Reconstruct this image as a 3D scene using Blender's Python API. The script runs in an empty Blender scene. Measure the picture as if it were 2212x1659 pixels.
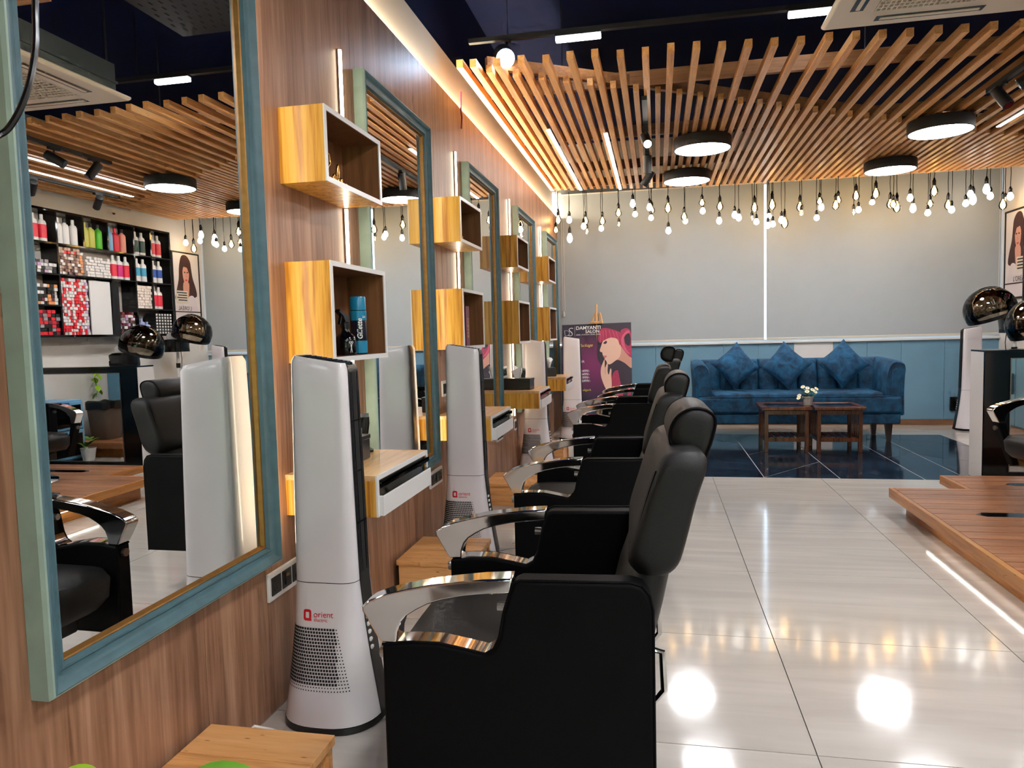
import bpy, bmesh, math, random
from mathutils import Vector, Matrix
random.seed(7)
PI = math.pi
SC = bpy.context.scene
COL = SC.collection

# ------------------------------------------------------------------ camera, world, exposure
CAMX, CAMZ = 1.207, 1.18
FPX = 1561.4
YAW, PITCH, ROLL = 0.199423, 0.0696328, 0.0257611


def set_camera():
    cy, sy, cp, sp = math.cos(YAW), math.sin(YAW), math.cos(PITCH), math.sin(PITCH)
    f = Vector((-sy * cp, cy * cp, -sp))
    r = Vector((cy, sy, 0))
    d = f.cross(r)
    c, s = math.cos(ROLL), math.sin(ROLL)
    r2 = c * r + s * d
    d2 = -s * r + c * d
    cam = bpy.data.cameras.new('camera')
    cam.sensor_width = 36
    cam.lens = 36 * FPX / 2212
    cam.clip_start = 0.02
    o = bpy.data.objects.new('camera', cam)
    m = Matrix(((r2.x, -d2.x, -f.x, CAMX), (r2.y, -d2.y, -f.y, 0), (r2.z, -d2.z, -f.z, CAMZ), (0, 0, 0, 1)))
    o.matrix_world = m
    COL.objects.link(o)
    SC.camera = o


set_camera()
W = bpy.data.worlds.new('daylight')
SC.world = W
W.use_nodes = True
wt = W.node_tree
wtc = wt.nodes.new('ShaderNodeTexCoord')
wsep = wt.nodes.new('ShaderNodeSeparateXYZ')
wt.links.new(wtc.outputs['Generated'], wsep.inputs[0])
wno = wt.nodes.new('ShaderNodeTexNoise')
wno.inputs['Scale'].default_value = 9.0
wno.inputs['Detail'].default_value = 4
wt.links.new(wtc.outputs['Generated'], wno.inputs['Vector'])
wtree = wt.nodes.new('ShaderNodeValToRGB')          # leaves of the street trees
wtree.color_ramp.elements[0].position = 0.40
wtree.color_ramp.elements[0].color = (0.012, 0.045, 0.010, 1)
wtree.color_ramp.elements[1].position = 0.66
wtree.color_ramp.elements[1].color = (0.44, 0.54, 0.32, 1)
wt.links.new(wno.outputs['Fac'], wtree.inputs[0])
wme = wt.nodes.new('ShaderNodeMath')                # street side is -y: trees up to a ragged tree line
wme.operation = 'MULTIPLY_ADD'
wme.inputs[1].default_value = 0.5
wt.links.new(wno.outputs['Fac'], wme.inputs[0])
wt.links.new(wsep.outputs['Z'], wme.inputs[2])
wlt = wt.nodes.new('ShaderNodeMath')
wlt.operation = 'LESS_THAN'
wlt.inputs[1].default_value = 0.50
wt.links.new(wme.outputs[0], wlt.inputs[0])
wneg = wt.nodes.new('ShaderNodeMath')
wneg.operation = 'LESS_THAN'
wneg.inputs[1].default_value = 0.0
wt.links.new(wsep.outputs['Y'], wneg.inputs[0])
wand = wt.nodes.new('ShaderNodeMath')
wand.operation = 'MULTIPLY'
wt.links.new(wlt.outputs[0], wand.inputs[0])
wt.links.new(wneg.outputs[0], wand.inputs[1])
wmx = wt.nodes.new('ShaderNodeMix')
wmx.data_type = 'RGBA'
wmx.inputs[6].default_value = (0.74, 0.87, 1.0, 1)
wt.links.new(wand.outputs[0], wmx.inputs[0])
wt.links.new(wtree.outputs[0], wmx.inputs[7])
wt.links.new(wmx.outputs[2], wt.nodes['Background'].inputs[0])
wt.nodes['Background'].inputs[1].default_value = 3.0
SC.view_settings.view_transform = 'Standard'
SC.view_settings.look = 'None'
SC.view_settings.exposure = 1.3
SC.view_settings.gamma = 1
SC.view_settings.use_curve_mapping = False
SC.cycles.max_bounces = 7
SC.cycles.diffuse_bounces = 3
SC.cycles.glossy_bounces = 4
SC.cycles.transmission_bounces = 6
SC.cycles.sample_clamp_indirect = 6.0
SC.cycles.caustics_reflective = False
SC.cycles.caustics_refractive = False
SC.cycles.use_denoising = True
SC.cycles.use_adaptive_sampling = True
SC.cycles.adaptive_threshold = 0.08
SC.cycles.adaptive_min_samples = 10

L_DISC, L_LED, L_WALLED, L_COVE, L_BULB_W, L_BULB_A, L_TUBE, L_BALL = 18.5, 8, 9, 70, 4.5, 12, 9, 34


# ------------------------------------------------------------------ materials
def srgb(r, g, b):
    def l(c):
        c /= 255.0
        return c / 12.92 if c <= 0.04045 else ((c + 0.055) / 1.055) ** 2.4
    return (l(r), l(g), l(b), 1)


def new_mat(name):
    m = bpy.data.materials.new(name)
    m.use_nodes = True
    nt = m.node_tree
    return m, nt, nt.nodes['Principled BSDF']


def plain(name, col, rough=0.5, metal=0.0, spec=0.5, coat=0.0, var=0.06, vscale=6.0, bump=0.0, bscale=60.0, sheen=0.0):
    m, nt, b = new_mat(name)
    b.inputs['Roughness'].default_value = rough
    b.inputs['Metallic'].default_value = metal
    b.inputs['Specular IOR Level'].default_value = spec
    b.inputs['Coat Weight'].default_value = coat
    b.inputs['Coat Roughness'].default_value = 0.05
    b.inputs['Sheen Weight'].default_value = sheen
    g = nt.nodes.new('ShaderNodeNewGeometry')
    n = nt.nodes.new('ShaderNodeTexNoise')
    n.inputs['Scale'].default_value = vscale
    n.inputs['Detail'].default_value = 4
    nt.links.new(g.outputs['Position'], n.inputs['Vector'])
    mx = nt.nodes.new('ShaderNodeMix')
    mx.data_type = 'RGBA'
    mx.inputs[6].default_value = [c * (1 - var) for c in col[:3]] + [1]
    mx.inputs[7].default_value = [min(1, c * (1 + var)) for c in col[:3]] + [1]
    nt.links.new(n.outputs['Fac'], mx.inputs[0])
    nt.links.new(mx.outputs[2], b.inputs['Base Color'])
    if bump > 0:
        n2 = nt.nodes.new('ShaderNodeTexNoise')
        n2.inputs['Scale'].default_value = bscale
        n2.inputs['Detail'].default_value = 3
        nt.links.new(g.outputs['Position'], n2.inputs['Vector'])
        bp = nt.nodes.new('ShaderNodeBump')
        bp.inputs['Strength'].default_value = bump
        bp.inputs['Distance'].default_value = 0.01
        nt.links.new(n2.outputs['Fac'], bp.inputs['Height'])
        nt.links.new(bp.outputs['Normal'], b.inputs['Normal'])
    return m


def wood(name, dark, mid, light, grain='z', scale=1.0, rough=0.4, coat=0.0, stretch=14.0, fine=0.35, rnd=1.0, spec=0.5, knots=False, lo_=0.33, hi_=0.68):
    m, nt, b = new_mat(name)
    L = nt.links.new
    b.inputs['Roughness'].default_value = rough
    b.inputs['Coat Weight'].default_value = coat
    b.inputs['Coat Roughness'].default_value = 0.12
    b.inputs['Specular IOR Level'].default_value = spec
    g = nt.nodes.new('ShaderNodeNewGeometry')
    mp = nt.nodes.new('ShaderNodeMapping')
    s = [stretch * scale] * 3
    s['xyz'.index(grain)] = scale
    mp.inputs['Scale'].default_value = s
    L(g.outputs['Position'], mp.inputs['Vector'])
    oi = nt.nodes.new('ShaderNodeObjectInfo')
    ml = nt.nodes.new('ShaderNodeMath')
    ml.operation = 'MULTIPLY'
    ml.inputs[1].default_value = 37.0 * rnd
    L(oi.outputs['Random'], ml.inputs[0])
    n = nt.nodes.new('ShaderNodeTexNoise')
    n.noise_dimensions = '4D'
    n.inputs['Scale'].default_value = 1.0
    n.inputs['Detail'].default_value = 3
    n.inputs['Roughness'].default_value = 0.6
    n.inputs['Distortion'].default_value = 0.8
    L(mp.outputs[0], n.inputs['Vector'])
    L(ml.outputs[0], n.inputs['W'])
    n2 = nt.nodes.new('ShaderNodeTexNoise')
    n2.noise_dimensions = '4D'
    n2.inputs['Scale'].default_value = 6.0
    n2.inputs['Detail'].default_value = 2
    L(mp.outputs[0], n2.inputs['Vector'])
    L(ml.outputs[0], n2.inputs['W'])
    mx = nt.nodes.new('ShaderNodeMix')
    mx.inputs[0].default_value = fine
    L(n.outputs['Fac'], mx.inputs[2])
    L(n2.outputs['Fac'], mx.inputs[3])
    cr = nt.nodes.new('ShaderNodeValToRGB')
    e = cr.color_ramp.elements
    e[0].position = lo_
    e[0].color = dark
    e[1].position = hi_
    e[1].color = light
    k = cr.color_ramp.elements.new(0.5)
    k.color = mid
    L(mx.outputs[0], cr.inputs[0])
    out = cr.outputs[0]
    if knots:
        v = nt.nodes.new('ShaderNodeTexVoronoi')
        mp2 = nt.nodes.new('ShaderNodeMapping')
        s2 = [11.0] * 3
        s2['xyz'.index(grain)] = 2.6
        mp2.inputs['Scale'].default_value = s2
        L(g.outputs['Position'], mp2.inputs['Vector'])
        L(mp2.outputs[0], v.inputs['Vector'])
        r2 = nt.nodes.new('ShaderNodeValToRGB')
        r2.color_ramp.elements[0].position = 0.05
        r2.color_ramp.elements[0].color = (1, 1, 1, 1)
        r2.color_ramp.elements[1].position = 0.14
        r2.color_ramp.elements[1].color = (0, 0, 0, 1)
        L(v.outputs['Distance'], r2.inputs[0])
        mk = nt.nodes.new('ShaderNodeMix')
        mk.data_type = 'RGBA'
        mk.inputs[7].default_value = [c * 0.45 for c in dark[:3]] + [1]
        L(r2.outputs[0], mk.inputs[0])
        L(out, mk.inputs[6])
        out = mk.outputs[2]
    hv = nt.nodes.new('ShaderNodeHueSaturation')
    mr = nt.nodes.new('ShaderNodeMapRange')
    mr.inputs[3].default_value = 1 - 0.12 * rnd
    mr.inputs[4].default_value = 1 + 0.12 * rnd
    L(oi.outputs['Random'], mr.inputs[0])
    L(mr.outputs[0], hv.inputs['Value'])
    L(out, hv.inputs['Color'])
    L(hv.outputs[0], b.inputs['Base Color'])
    bp = nt.nodes.new('ShaderNodeBump')
    bp.inputs['Strength'].default_value = 0.06
    bp.inputs['Distance'].default_value = 0.004
    L(mx.outputs[0], bp.inputs['Height'])
    L(bp.outputs[0], b.inputs['Normal'])
    return m


def emit(name, col, strength):
    m, nt, b = new_mat(name)
    b.inputs['Base Color'].default_value = (0.8, 0.8, 0.8, 1)
    b.inputs['Emission Color'].default_value = col
    b.inputs['Emission Strength'].default_value = strength
    return m


def glassy(name, col, rough=0.0, alpha=0.35, ior=1.45):
    m = bpy.data.materials.new(name)
    m.use_nodes = True
    nt = m.node_tree
    nt.nodes.clear()
    o = nt.nodes.new('ShaderNodeOutputMaterial')
    t = nt.nodes.new('ShaderNodeBsdfTransparent')
    t.inputs[0].default_value = col
    g = nt.nodes.new('ShaderNodeBsdfGlossy')
    g.inputs['Roughness'].default_value = rough
    fr = nt.nodes.new('ShaderNodeFresnel')
    fr.inputs[0].default_value = ior
    mx = nt.nodes.new('ShaderNodeMixShader')
    nt.links.new(fr.outputs[0], mx.inputs[0])
    nt.links.new(t.outputs[0], mx.inputs[1])
    nt.links.new(g.outputs[0], mx.inputs[2])
    nt.links.new(mx.outputs[0], o.inputs[0])
    return m


def velvet(name, c1, c2, scale=9.0):
    m, nt, b = new_mat(name)
    g = nt.nodes.new('ShaderNodeNewGeometry')
    n = nt.nodes.new('ShaderNodeTexNoise')
    n.inputs['Scale'].default_value = scale
    n.inputs['Detail'].default_value = 5
    n.inputs['Roughness'].default_value = 0.65
    n.inputs['Distortion'].default_value = 0.6
    nt.links.new(g.outputs['Position'], n.inputs['Vector'])
    cr = nt.nodes.new('ShaderNodeValToRGB')
    cr.color_ramp.elements[0].position = 0.38
    cr.color_ramp.elements[0].color = c1
    cr.color_ramp.elements[1].position = 0.68
    cr.color_ramp.elements[1].color = c2
    nt.links.new(n.outputs['Fac'], cr.inputs[0])
    nt.links.new(cr.outputs[0], b.inputs['Base Color'])
    b.inputs['Roughness'].default_value = 0.8
    b.inputs['Sheen Weight'].default_value = 0.5
    b.inputs['Sheen Tint'].default_value = c2
    return m


def tile_mat(name, c1, c2, rough, streak=(0.8, 7, 1), vein=None, wav=0.02):
    m, nt, b = new_mat(name)
    L = nt.links.new
    g = nt.nodes.new('ShaderNodeNewGeometry')
    mp = nt.nodes.new('ShaderNodeMapping')
    mp.inputs['Scale'].default_value = streak
    L(g.outputs['Position'], mp.inputs['Vector'])
    oi = nt.nodes.new('ShaderNodeObjectInfo')
    ml = nt.nodes.new('ShaderNodeMath')
    ml.operation = 'MULTIPLY'
    ml.inputs[1].default_value = 51
    L(oi.outputs['Random'], ml.inputs[0])
    n = nt.nodes.new('ShaderNodeTexNoise')
    n.noise_dimensions = '4D'
    n.inputs['Scale'].default_value = 1.3
    n.inputs['Detail'].default_value = 5
    n.inputs['Distortion'].default_value = 1.0
    L(mp.outputs[0], n.inputs['Vector'])
    L(ml.outputs[0], n.inputs['W'])
    cr = nt.nodes.new('ShaderNodeValToRGB')
    cr.color_ramp.elements[0].position = 0.3
    cr.color_ramp.elements[0].color = c1
    cr.color_ramp.elements[1].position = 0.7
    cr.color_ramp.elements[1].color = c2
    L(n.outputs['Fac'], cr.inputs[0])
    out = cr.outputs[0]
    if vein:
        r2 = nt.nodes.new('ShaderNodeValToRGB')
        e = r2.color_ramp.elements
        e[0].position = 0.497
        e[0].color = (0, 0, 0, 1)
        e[1].position = 0.5
        e[1].color = (1, 1, 1, 1)
        k = e.new(0.503)
        k.color = (0, 0, 0, 1)
        L(n.outputs['Fac'], r2.inputs[0])
        mx = nt.nodes.new('ShaderNodeMix')
        mx.data_type = 'RGBA'
        mx.inputs[7].default_value = vein
        L(r2.outputs[0], mx.inputs[0])
        L(out, mx.inputs[6])
        out = mx.outputs[2]
    L(out, b.inputs['Base Color'])
    b.inputs['Roughness'].default_value = rough
    b.inputs['Specular IOR Level'].default_value = 0.6
    if wav:
        n3 = nt.nodes.new('ShaderNodeTexNoise')
        n3.inputs['Scale'].default_value = 9.0
        n3.inputs['Detail'].default_value = 1
        L(g.outputs['Position'], n3.inputs['Vector'])
        bp = nt.nodes.new('ShaderNodeBump')
        bp.inputs['Strength'].default_value = wav
        bp.inputs['Distance'].default_value = 0.02
        L(n3.outputs['Fac'], bp.inputs['Height'])
        L(bp.outputs[0], b.inputs['Normal'])
    return m


M = {}
M['panel_wood'] = wood('wood_laminate_wall', srgb(120, 82, 58), srgb(152, 110, 84), srgb(174, 134, 106), 'z', 0.8, 0.40, 0.0, 20, 0.35, 0.5, lo_=0.37, hi_=0.63)
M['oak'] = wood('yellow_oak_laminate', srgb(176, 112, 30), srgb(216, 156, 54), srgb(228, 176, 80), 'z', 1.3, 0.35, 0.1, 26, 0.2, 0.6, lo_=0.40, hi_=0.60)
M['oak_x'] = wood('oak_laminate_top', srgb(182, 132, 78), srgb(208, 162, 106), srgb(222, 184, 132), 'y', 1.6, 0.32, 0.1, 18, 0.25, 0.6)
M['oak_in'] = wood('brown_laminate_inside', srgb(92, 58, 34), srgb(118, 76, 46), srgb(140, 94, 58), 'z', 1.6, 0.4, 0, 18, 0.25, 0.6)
M['pine_y'] = wood('pine_slat', srgb(196, 130, 70), srgb(234, 170, 102), srgb(246, 200, 140), 'y', 1.2, 0.45, 0.05, 16, 0.3, 1.0, knots=True)
M['pine_x'] = wood('pine_beam', srgb(134, 88, 54), srgb(170, 120, 76), srgb(192, 142, 96), 'x', 1.2, 0.5, 0, 16, 0.3, 1.0)
M['deck_x'] = wood('deck_plank', srgb(122, 72, 42), srgb(166, 108, 68), srgb(190, 132, 88), 'x', 1.0, 0.32, 0.1, 14, 0.35, 1.0, knots=True)
M['deck_y'] = wood('deck_fascia', srgb(146, 88, 34), srgb(190, 124, 54), srgb(210, 146, 72), 'y', 1.0, 0.3, 0.2, 10, 0.35, 0.6, knots=True)
M['bench'] = wood('footrest_pine', srgb(176, 118, 64), srgb(218, 158, 96), srgb(232, 176, 116), 'x', 1.4, 0.4, 0.1, 12, 0.35, 0.8, knots=True)
M['walnut'] = wood('walnut_table', srgb(46, 24, 14), srgb(86, 46, 26), srgb(122, 68, 38), 'z', 2.0, 0.25, 0.3, 12, 0.35, 0.8)
M['easel'] = wood('beech_easel', srgb(190, 140, 86), srgb(214, 168, 112), srgb(226, 186, 134), 'z', 2.0, 0.4, 0, 12, 0.3, 0.6)
M['base_brown'] = wood('brown_baseboard', srgb(110, 74, 50), srgb(132, 92, 64), srgb(150, 108, 78), 'x', 1.0, 0.4, 0, 12, 0.3, 0.5)
M['teal'] = plain('teal_frame_paint', srgb(74, 106, 114), 0.42, var=0.28, vscale=22)
M['teal_lit_edge'] = plain('teal_frame_lit_edge', srgb(142, 162, 148), 0.45, var=0.25, vscale=14)  # frame's outer sides paler than the teal, light on them put into the colour
M['gold'] = plain('antique_gold_liner', srgb(150, 108, 52), 0.38, metal=0.7, var=0.3, vscale=40)
M['gold_shiny'] = plain('polished_gold', srgb(226, 170, 90), 0.15, metal=1.0)
m_, nt_, b_ = new_mat('mirror_glass')
b_.inputs['Base Color'].default_value = (0.93, 0.95, 0.945, 1)
b_.inputs['Metallic'].default_value = 1
b_.inputs['Roughness'].default_value = 0.004
M['mirror'] = m_
M['cream'] = plain('cream_wall_paint', srgb(222, 212, 196), 0.7)
M['white_wall'] = plain('white_wall_paint', srgb(226, 221, 214), 0.7, var=0.03)
M['navy'] = plain('navy_ceiling_paint', srgb(5, 20, 62), 0.85, spec=0.2, var=0.2, vscale=2)
M['blind'] = plain('grey_roller_fabric', srgb(176, 184, 188), 0.85, var=0.03, bump=0.05, bscale=300)
M['white'] = plain('white_laminate', srgb(228, 226, 224), 0.25, var=0.02)
M['offwhite'] = plain('offwhite_plastic', srgb(222, 212, 194), 0.35, var=0.02)
M['purifier_white'] = plain('glossy_white_plastic', srgb(224, 218, 220), 0.22, coat=0.2, var=0.02)
M['black_plastic'] = plain('black_plastic', srgb(14, 14, 15), 0.25, var=0.1)
M['black_gloss'] = plain('black_gloss_panel', srgb(6, 6, 8), 0.08, var=0.1)
M['black_matt'] = plain('black_powder_coat', srgb(24, 25, 28), 0.5, var=0.1)
M['leather'] = plain('black_leatherette', srgb(13, 12, 12), 0.5, spec=0.35, var=0.15, bump=0.12, bscale=420)
M['leather_side'] = plain('black_side_vinyl', srgb(2, 2, 4), 0.6, spec=0.12, var=0.15, bump=0.08, bscale=420)
M['chrome'] = plain('chrome', srgb(214, 214, 212), 0.07, metal=1.0, var=0.02)
M['steel'] = plain('brushed_steel', srgb(170, 168, 166), 0.28, metal=1.0, var=0.05)
M['blue_panel'] = plain('blue_laminate_panel', srgb(114, 156, 180), 0.4, var=0.05, vscale=3)
M['blue_dark'] = plain('blue_locker_door', srgb(92, 140, 166), 0.35, var=0.05)
M['grout'] = plain('dark_grout', srgb(62, 58, 56), 0.8)
M['tile'] = tile_mat('greige_floor_tile', srgb(182, 175, 167), srgb(199, 193, 185), 0.10)
M['slate'] = tile_mat('black_marble_tile', srgb(15, 19, 27), srgb(36, 43, 56), 0.09, (2.2, 1.2, 1), srgb(110, 118, 130), 0.01)
M['grout_light'] = plain('pale_grout', srgb(168, 170, 174), 0.8)
M['velvet'] = velvet('blue_velvet', srgb(3, 36, 62), srgb(18, 88, 126))
M['velvet2'] = velvet('blue_velvet_cushion', srgb(4, 42, 72), srgb(22, 94, 134), 12)
M['dark_wood'] = plain('dark_sofa_leg', srgb(38, 24, 20), 0.35)
M['table_glass'] = plain('dark_table_glass', srgb(10, 10, 14), 0.06)
M['disc_light'] = emit('disc_diffuser', (0.99, 0.985, 1.0, 1), L_DISC)
M['led'] = emit('led_line', (1.0, 0.97, 0.95, 1), L_LED)
M['led_deck'] = emit('led_deck_edge', (1.0, 0.95, 0.86, 1), 2.0)
M['led_warm'] = emit('led_wall_strip', (1.0, 0.87, 0.64, 1), L_WALLED)
M['cove'] = emit('cove_strip', (1.0, 0.86, 0.62, 1), L_COVE)
M['tube'] = emit('tube_diffuser', (0.95, 0.97, 1.0, 1), L_TUBE)
M['ball'] = emit('spot_lens_bright', (0.55, 0.74, 1.0, 1), L_BALL)
M['spot'] = emit('spot_lens', (1.0, 0.90, 0.78, 1), 12)
M['bulb_w'] = emit('bulb_glass_white', (1.0, 0.92, 0.84, 1), L_BULB_W)
M['filament'] = emit('glowing_filament', (1.0, 0.70, 0.32, 1), L_BULB_A)
M['filament_dim'] = emit('dim_filament', (1.0, 0.72, 0.40, 1), 5)
M['bulb_a'] = glassy('bulb_glass_amber', (1.0, 0.80, 0.48, 1), 0.02)
M['bulb_c'] = glassy('bulb_glass_clear', (0.96, 0.95, 0.92, 1), 0.02)
M['pane'] = glassy('window_pane', (0.9, 0.96, 1.0, 1))
M['smoke'] = glassy('smoked_hood', (0.66, 0.60, 0.51, 1), 0.02, ior=1.6)
M['leaf'] = plain('green_leaf', srgb(96, 150, 42), 0.35, var=0.3, vscale=30)
M['leaf_dark'] = plain('dark_leaf', srgb(50, 96, 34), 0.35, var=0.3, vscale=30)
M['leaf_lime'] = plain('lime_leaf', srgb(150, 196, 40), 0.4, var=0.2, vscale=30)
M['petal'] = plain('cream_petal', srgb(236, 230, 206), 0.6)
M['yellow'] = plain('yellow_flower_eye', srgb(220, 180, 60), 0.6)
M['pot_grey'] = plain('grey_ceramic', srgb(190, 186, 180), 0.5)
M['soil'] = plain('soil', srgb(50, 36, 26), 0.9)
M['tissue'] = plain('tissue_paper', srgb(238, 236, 234), 0.8)
M['tissue_box'] = plain('grey_leather_box', srgb(40, 38, 37), 0.3, var=0.2, vscale=20)
M['dark_metal'] = plain('dark_duct_metal', srgb(44, 48, 54), 0.5, metal=0.4)
M['galv'] = plain('galvanised_metal', srgb(84, 92, 92), 0.45, metal=0.6)
M['red_plastic'] = plain('red_plastic', srgb(178, 24, 28), 0.35)
M['bin'] = plain('brown_bin_plastic', srgb(92, 78, 66), 0.5)
M['brand_red'] = plain('brand_red_print', srgb(214, 24, 40), 0.4, var=0.0)
M['print_white'] = plain('white_print', srgb(232, 232, 230), 0.5, var=0.0)
M['print_yellow'] = plain('yellow_print', srgb(226, 196, 96), 0.5, var=0.0)
M['print_lime'] = plain('lime_print', srgb(206, 206, 60), 0.5, var=0.0)
M['ink'] = plain('dark_print', srgb(40, 34, 36), 0.6, var=0.0)
M['hole'] = plain('vent_hole', srgb(12, 12, 13), 0.8)
M['clear'] = glassy('acrylic', (0.95, 0.97, 0.98, 1))


def cm(key, r, g, b, rough=0.4, **k):
    if key not in M:
        M[key] = plain(key, srgb(r, g, b), rough, **k)
    return M[key]


# ------------------------------------------------------------------ mesh helpers
class MB:
    def __init__(s):
        s.v = []
        s.f = []

    def add(s, vs, fs):
        o = len(s.v)
        s.v += [tuple(p) for p in vs]
        s.f += [tuple(i + o for i in f) for f in fs]
        return s

    def box(s, x0, x1, y0, y1, z0, z1):
        return s.add([(x0, y0, z0), (x1, y0, z0), (x1, y1, z0), (x0, y1, z0), (x0, y0, z1), (x1, y0, z1), (x1, y1, z1), (x0, y1, z1)],
                     [(0, 3, 2, 1), (4, 5, 6, 7), (0, 1, 5, 4), (1, 2, 6, 5), (2, 3, 7, 6), (3, 0, 4, 7)])

    def prism(s, poly, axis, a, b):
        """poly: list of 2D points; axis the extrusion axis"""
        n = len(poly)

        def p3(p, t):
            if axis == 'x':
                return (t, p[0], p[1])
            if axis == 'y':
                return (p[0], t, p[1])
            return (p[0], p[1], t)
        vs = [p3(p, a) for p in poly] + [p3(p, b) for p in poly]
        fs = [tuple(range(n)), tuple(range(2 * n - 1, n - 1, -1))]
        fs += [(i, i + n, (i + 1) % n + n, (i + 1) % n) for i in range(n)]
        return s.add(vs, fs)

    def tube(s, path, r, n=8, caps=True, closed=False):
        P = [Vector(p) for p in path]
        m = len(P)
        rs = r if isinstance(r, (list, tuple)) else [r] * m
        rings = []
        up = Vector((0, 0, 1))
        prev = None
        for i in range(m):
            if closed:
                t = P[(i + 1) % m] - P[i - 1]
            else:
                t = P[min(i + 1, m - 1)] - P[max(i - 1, 0)]
            t.normalize()
            if prev is None:
                a = up if abs(t.z) < 0.9 else Vector((1, 0, 0))
                u = t.cross(a).normalized()
            else:
                u = (prev - t * prev.dot(t))
                u = u.normalized() if u.length > 1e-6 else t.cross(up).normalized()
            prev = u
            w = t.cross(u)
            rings.append([tuple(P[i] + rs[i] * (math.cos(2 * PI * k / n) * u + math.sin(2 * PI * k / n) * w)) for k in range(n)])
        return s.loft(rings, caps, closed)

    def loft(s, rings, caps=True, closed=False):
        n = len(rings[0])
        vs = [p for r in rings for p in r]
        fs = []
        m = len(rings)
        for i in range(m if closed else m - 1):
            j = (i + 1) % m
            for k in range(n):
                fs.append((i * n + k, i * n + (k + 1) % n, j * n + (k + 1) % n, j * n + k))
        if caps and not closed:
            fs.append(tuple(range(n - 1, -1, -1)))
            fs.append(tuple((m - 1) * n + k for k in range(n)))
        return s.add(vs, fs)

    def lathe(s, prof, n=20, c=(0, 0, 0), caps=True):
        rings = [[(c[0] + r * math.cos(2 * PI * k / n), c[1] + r * math.sin(2 * PI * k / n), c[2] + z) for k in range(n)] for r, z in prof]
        return s.loft(rings, caps)

    def cyl(s, p0, p1, r, n=12):
        return s.tube([p0, p1], r, n)

    def sphere(s, c, r, n=10, m=7, sc=(1, 1, 1)):
        rings = []
        for i in range(1, m):
            a = PI * i / m
            rings.append([(c[0] + sc[0] * r * math.sin(a) * math.cos(2 * PI * k / n), c[1] + sc[1] * r * math.sin(a) * math.sin(2 * PI * k / n), c[2] - sc[2] * r * math.cos(a)) for k in range(n)])
        return s.loft(rings, True)

    def xf(s, fn):
        s.v = [tuple(fn(Vector(p))) for p in s.v]
        return s

    def mesh(s, name, mat, smooth=False, off=(0, 0, 0), ang=35):
        me = bpy.data.meshes.new(name)
        vs = s.v if off == (0, 0, 0) else [(p[0] - off[0], p[1] - off[1], p[2] - off[2]) for p in s.v]
        me.from_pydata(vs, [], s.f)
        bm = bmesh.new()
        bm.from_mesh(me)
        bmesh.ops.recalc_face_normals(bm, faces=bm.faces)
        bm.to_mesh(me)
        bm.free()
        me.update()
        if mat is not None:
            me.materials.append(M[mat] if isinstance(mat, str) else mat)
        if smooth:
            for p in me.polygons:
                p.use_smooth = True
            me.set_sharp_from_angle(angle=math.radians(ang))
        return me

    def build(s, name, mat, parent=None, smooth=False, off=(0, 0, 0), bevel=0, seg=2, loc=None, ang=35, sub=0):
        me = s.mesh(name, mat, smooth, off, ang)
        o = bpy.data.objects.new(name, me)
        COL.objects.link(o)
        if loc is not None:
            o.location = loc
        if parent is not None:
            o.parent = parent
        if bevel > 0:
            b = o.modifiers.new('bevel', 'BEVEL')
            b.width = bevel
            b.segments = seg
            b.limit_method = 'ANGLE'
            b.angle_limit = math.radians(40)
            if smooth:
                b.harden_normals = False
        if sub:
            d = o.modifiers.new('sub', 'SUBSURF')
            d.levels = sub
            d.render_levels = sub
        return o


def tag(o, label, cat, group=None):
    o['label'] = label
    o['category'] = cat
    if group:
        o['group'] = group
    return o


def thing(name, label, cat, loc=(0, 0, 0), rotz=0.0, group=None):
    o = bpy.data.objects.new(name, None)
    o.empty_display_size = 0.1
    COL.objects.link(o)
    o.location = loc
    o.rotation_euler = (0, 0, rotz)
    return tag(o, label, cat, group)


def struct(o):
    o['kind'] = 'structure'
    return o


def inst(name, me, parent=None, loc=(0, 0, 0), rot=(0, 0, 0), scale=(1, 1, 1)):
    o = bpy.data.objects.new(name, me)
    COL.objects.link(o)
    o.location = loc
    o.rotation_euler = rot
    o.scale = scale
    if parent is not None:
        o.parent = parent
    return o


def dup(root, loc, rotz, label, group=None):
    def cp(o, par):
        c = o.copy()
        COL.objects.link(c)
        c.parent = par
        for ch in [x for x in list(bpy.data.objects) if x.parent == o]:
            cp(ch, c)
        return c
    kids = {}
    r = cp(root, None)
    r.location = loc
    r.rotation_euler = (0, 0, rotz)
    r['label'] = label
    if group:
        r['group'] = group
    return r


def text_geo(s, size, align='LEFT', shear=0.0, extrude=0.0, space=1.0, bold=0.0):
    cu = bpy.data.curves.new('t', 'FONT')
    cu.body = s
    cu.size = size
    cu.align_x = align
    cu.shear = shear
    cu.extrude = extrude
    cu.space_character = space
    cu.offset = bold
    cu.resolution_u = 3
    o = bpy.data.objects.new('t', cu)
    COL.objects.link(o)
    dg = bpy.context.evaluated_depsgraph_get()
    me = bpy.data.meshes.new_from_object(o.evaluated_get(dg))
    vs = [tuple(v.co) for v in me.vertices]
    fs = [tuple(p.vertices) for p in me.polygons]
    bpy.data.objects.remove(o)
    bpy.data.curves.remove(cu)
    bpy.data.meshes.remove(me)
    return vs, fs


def text_part(s, size, fn, mat, parent, name='lettering', **k):
    """fn maps (u, v) of the lettering onto a 3D point"""
    vs, fs = text_geo(s, size, **k)
    me = bpy.data.meshes.new(name)
    me.from_pydata([tuple(fn(v[0], v[1])) for v in vs], [], fs)
    me.materials.append(M[mat])
    o = bpy.data.objects.new(name, me)
    COL.objects.link(o)
    o.parent = parent
    return o


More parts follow.
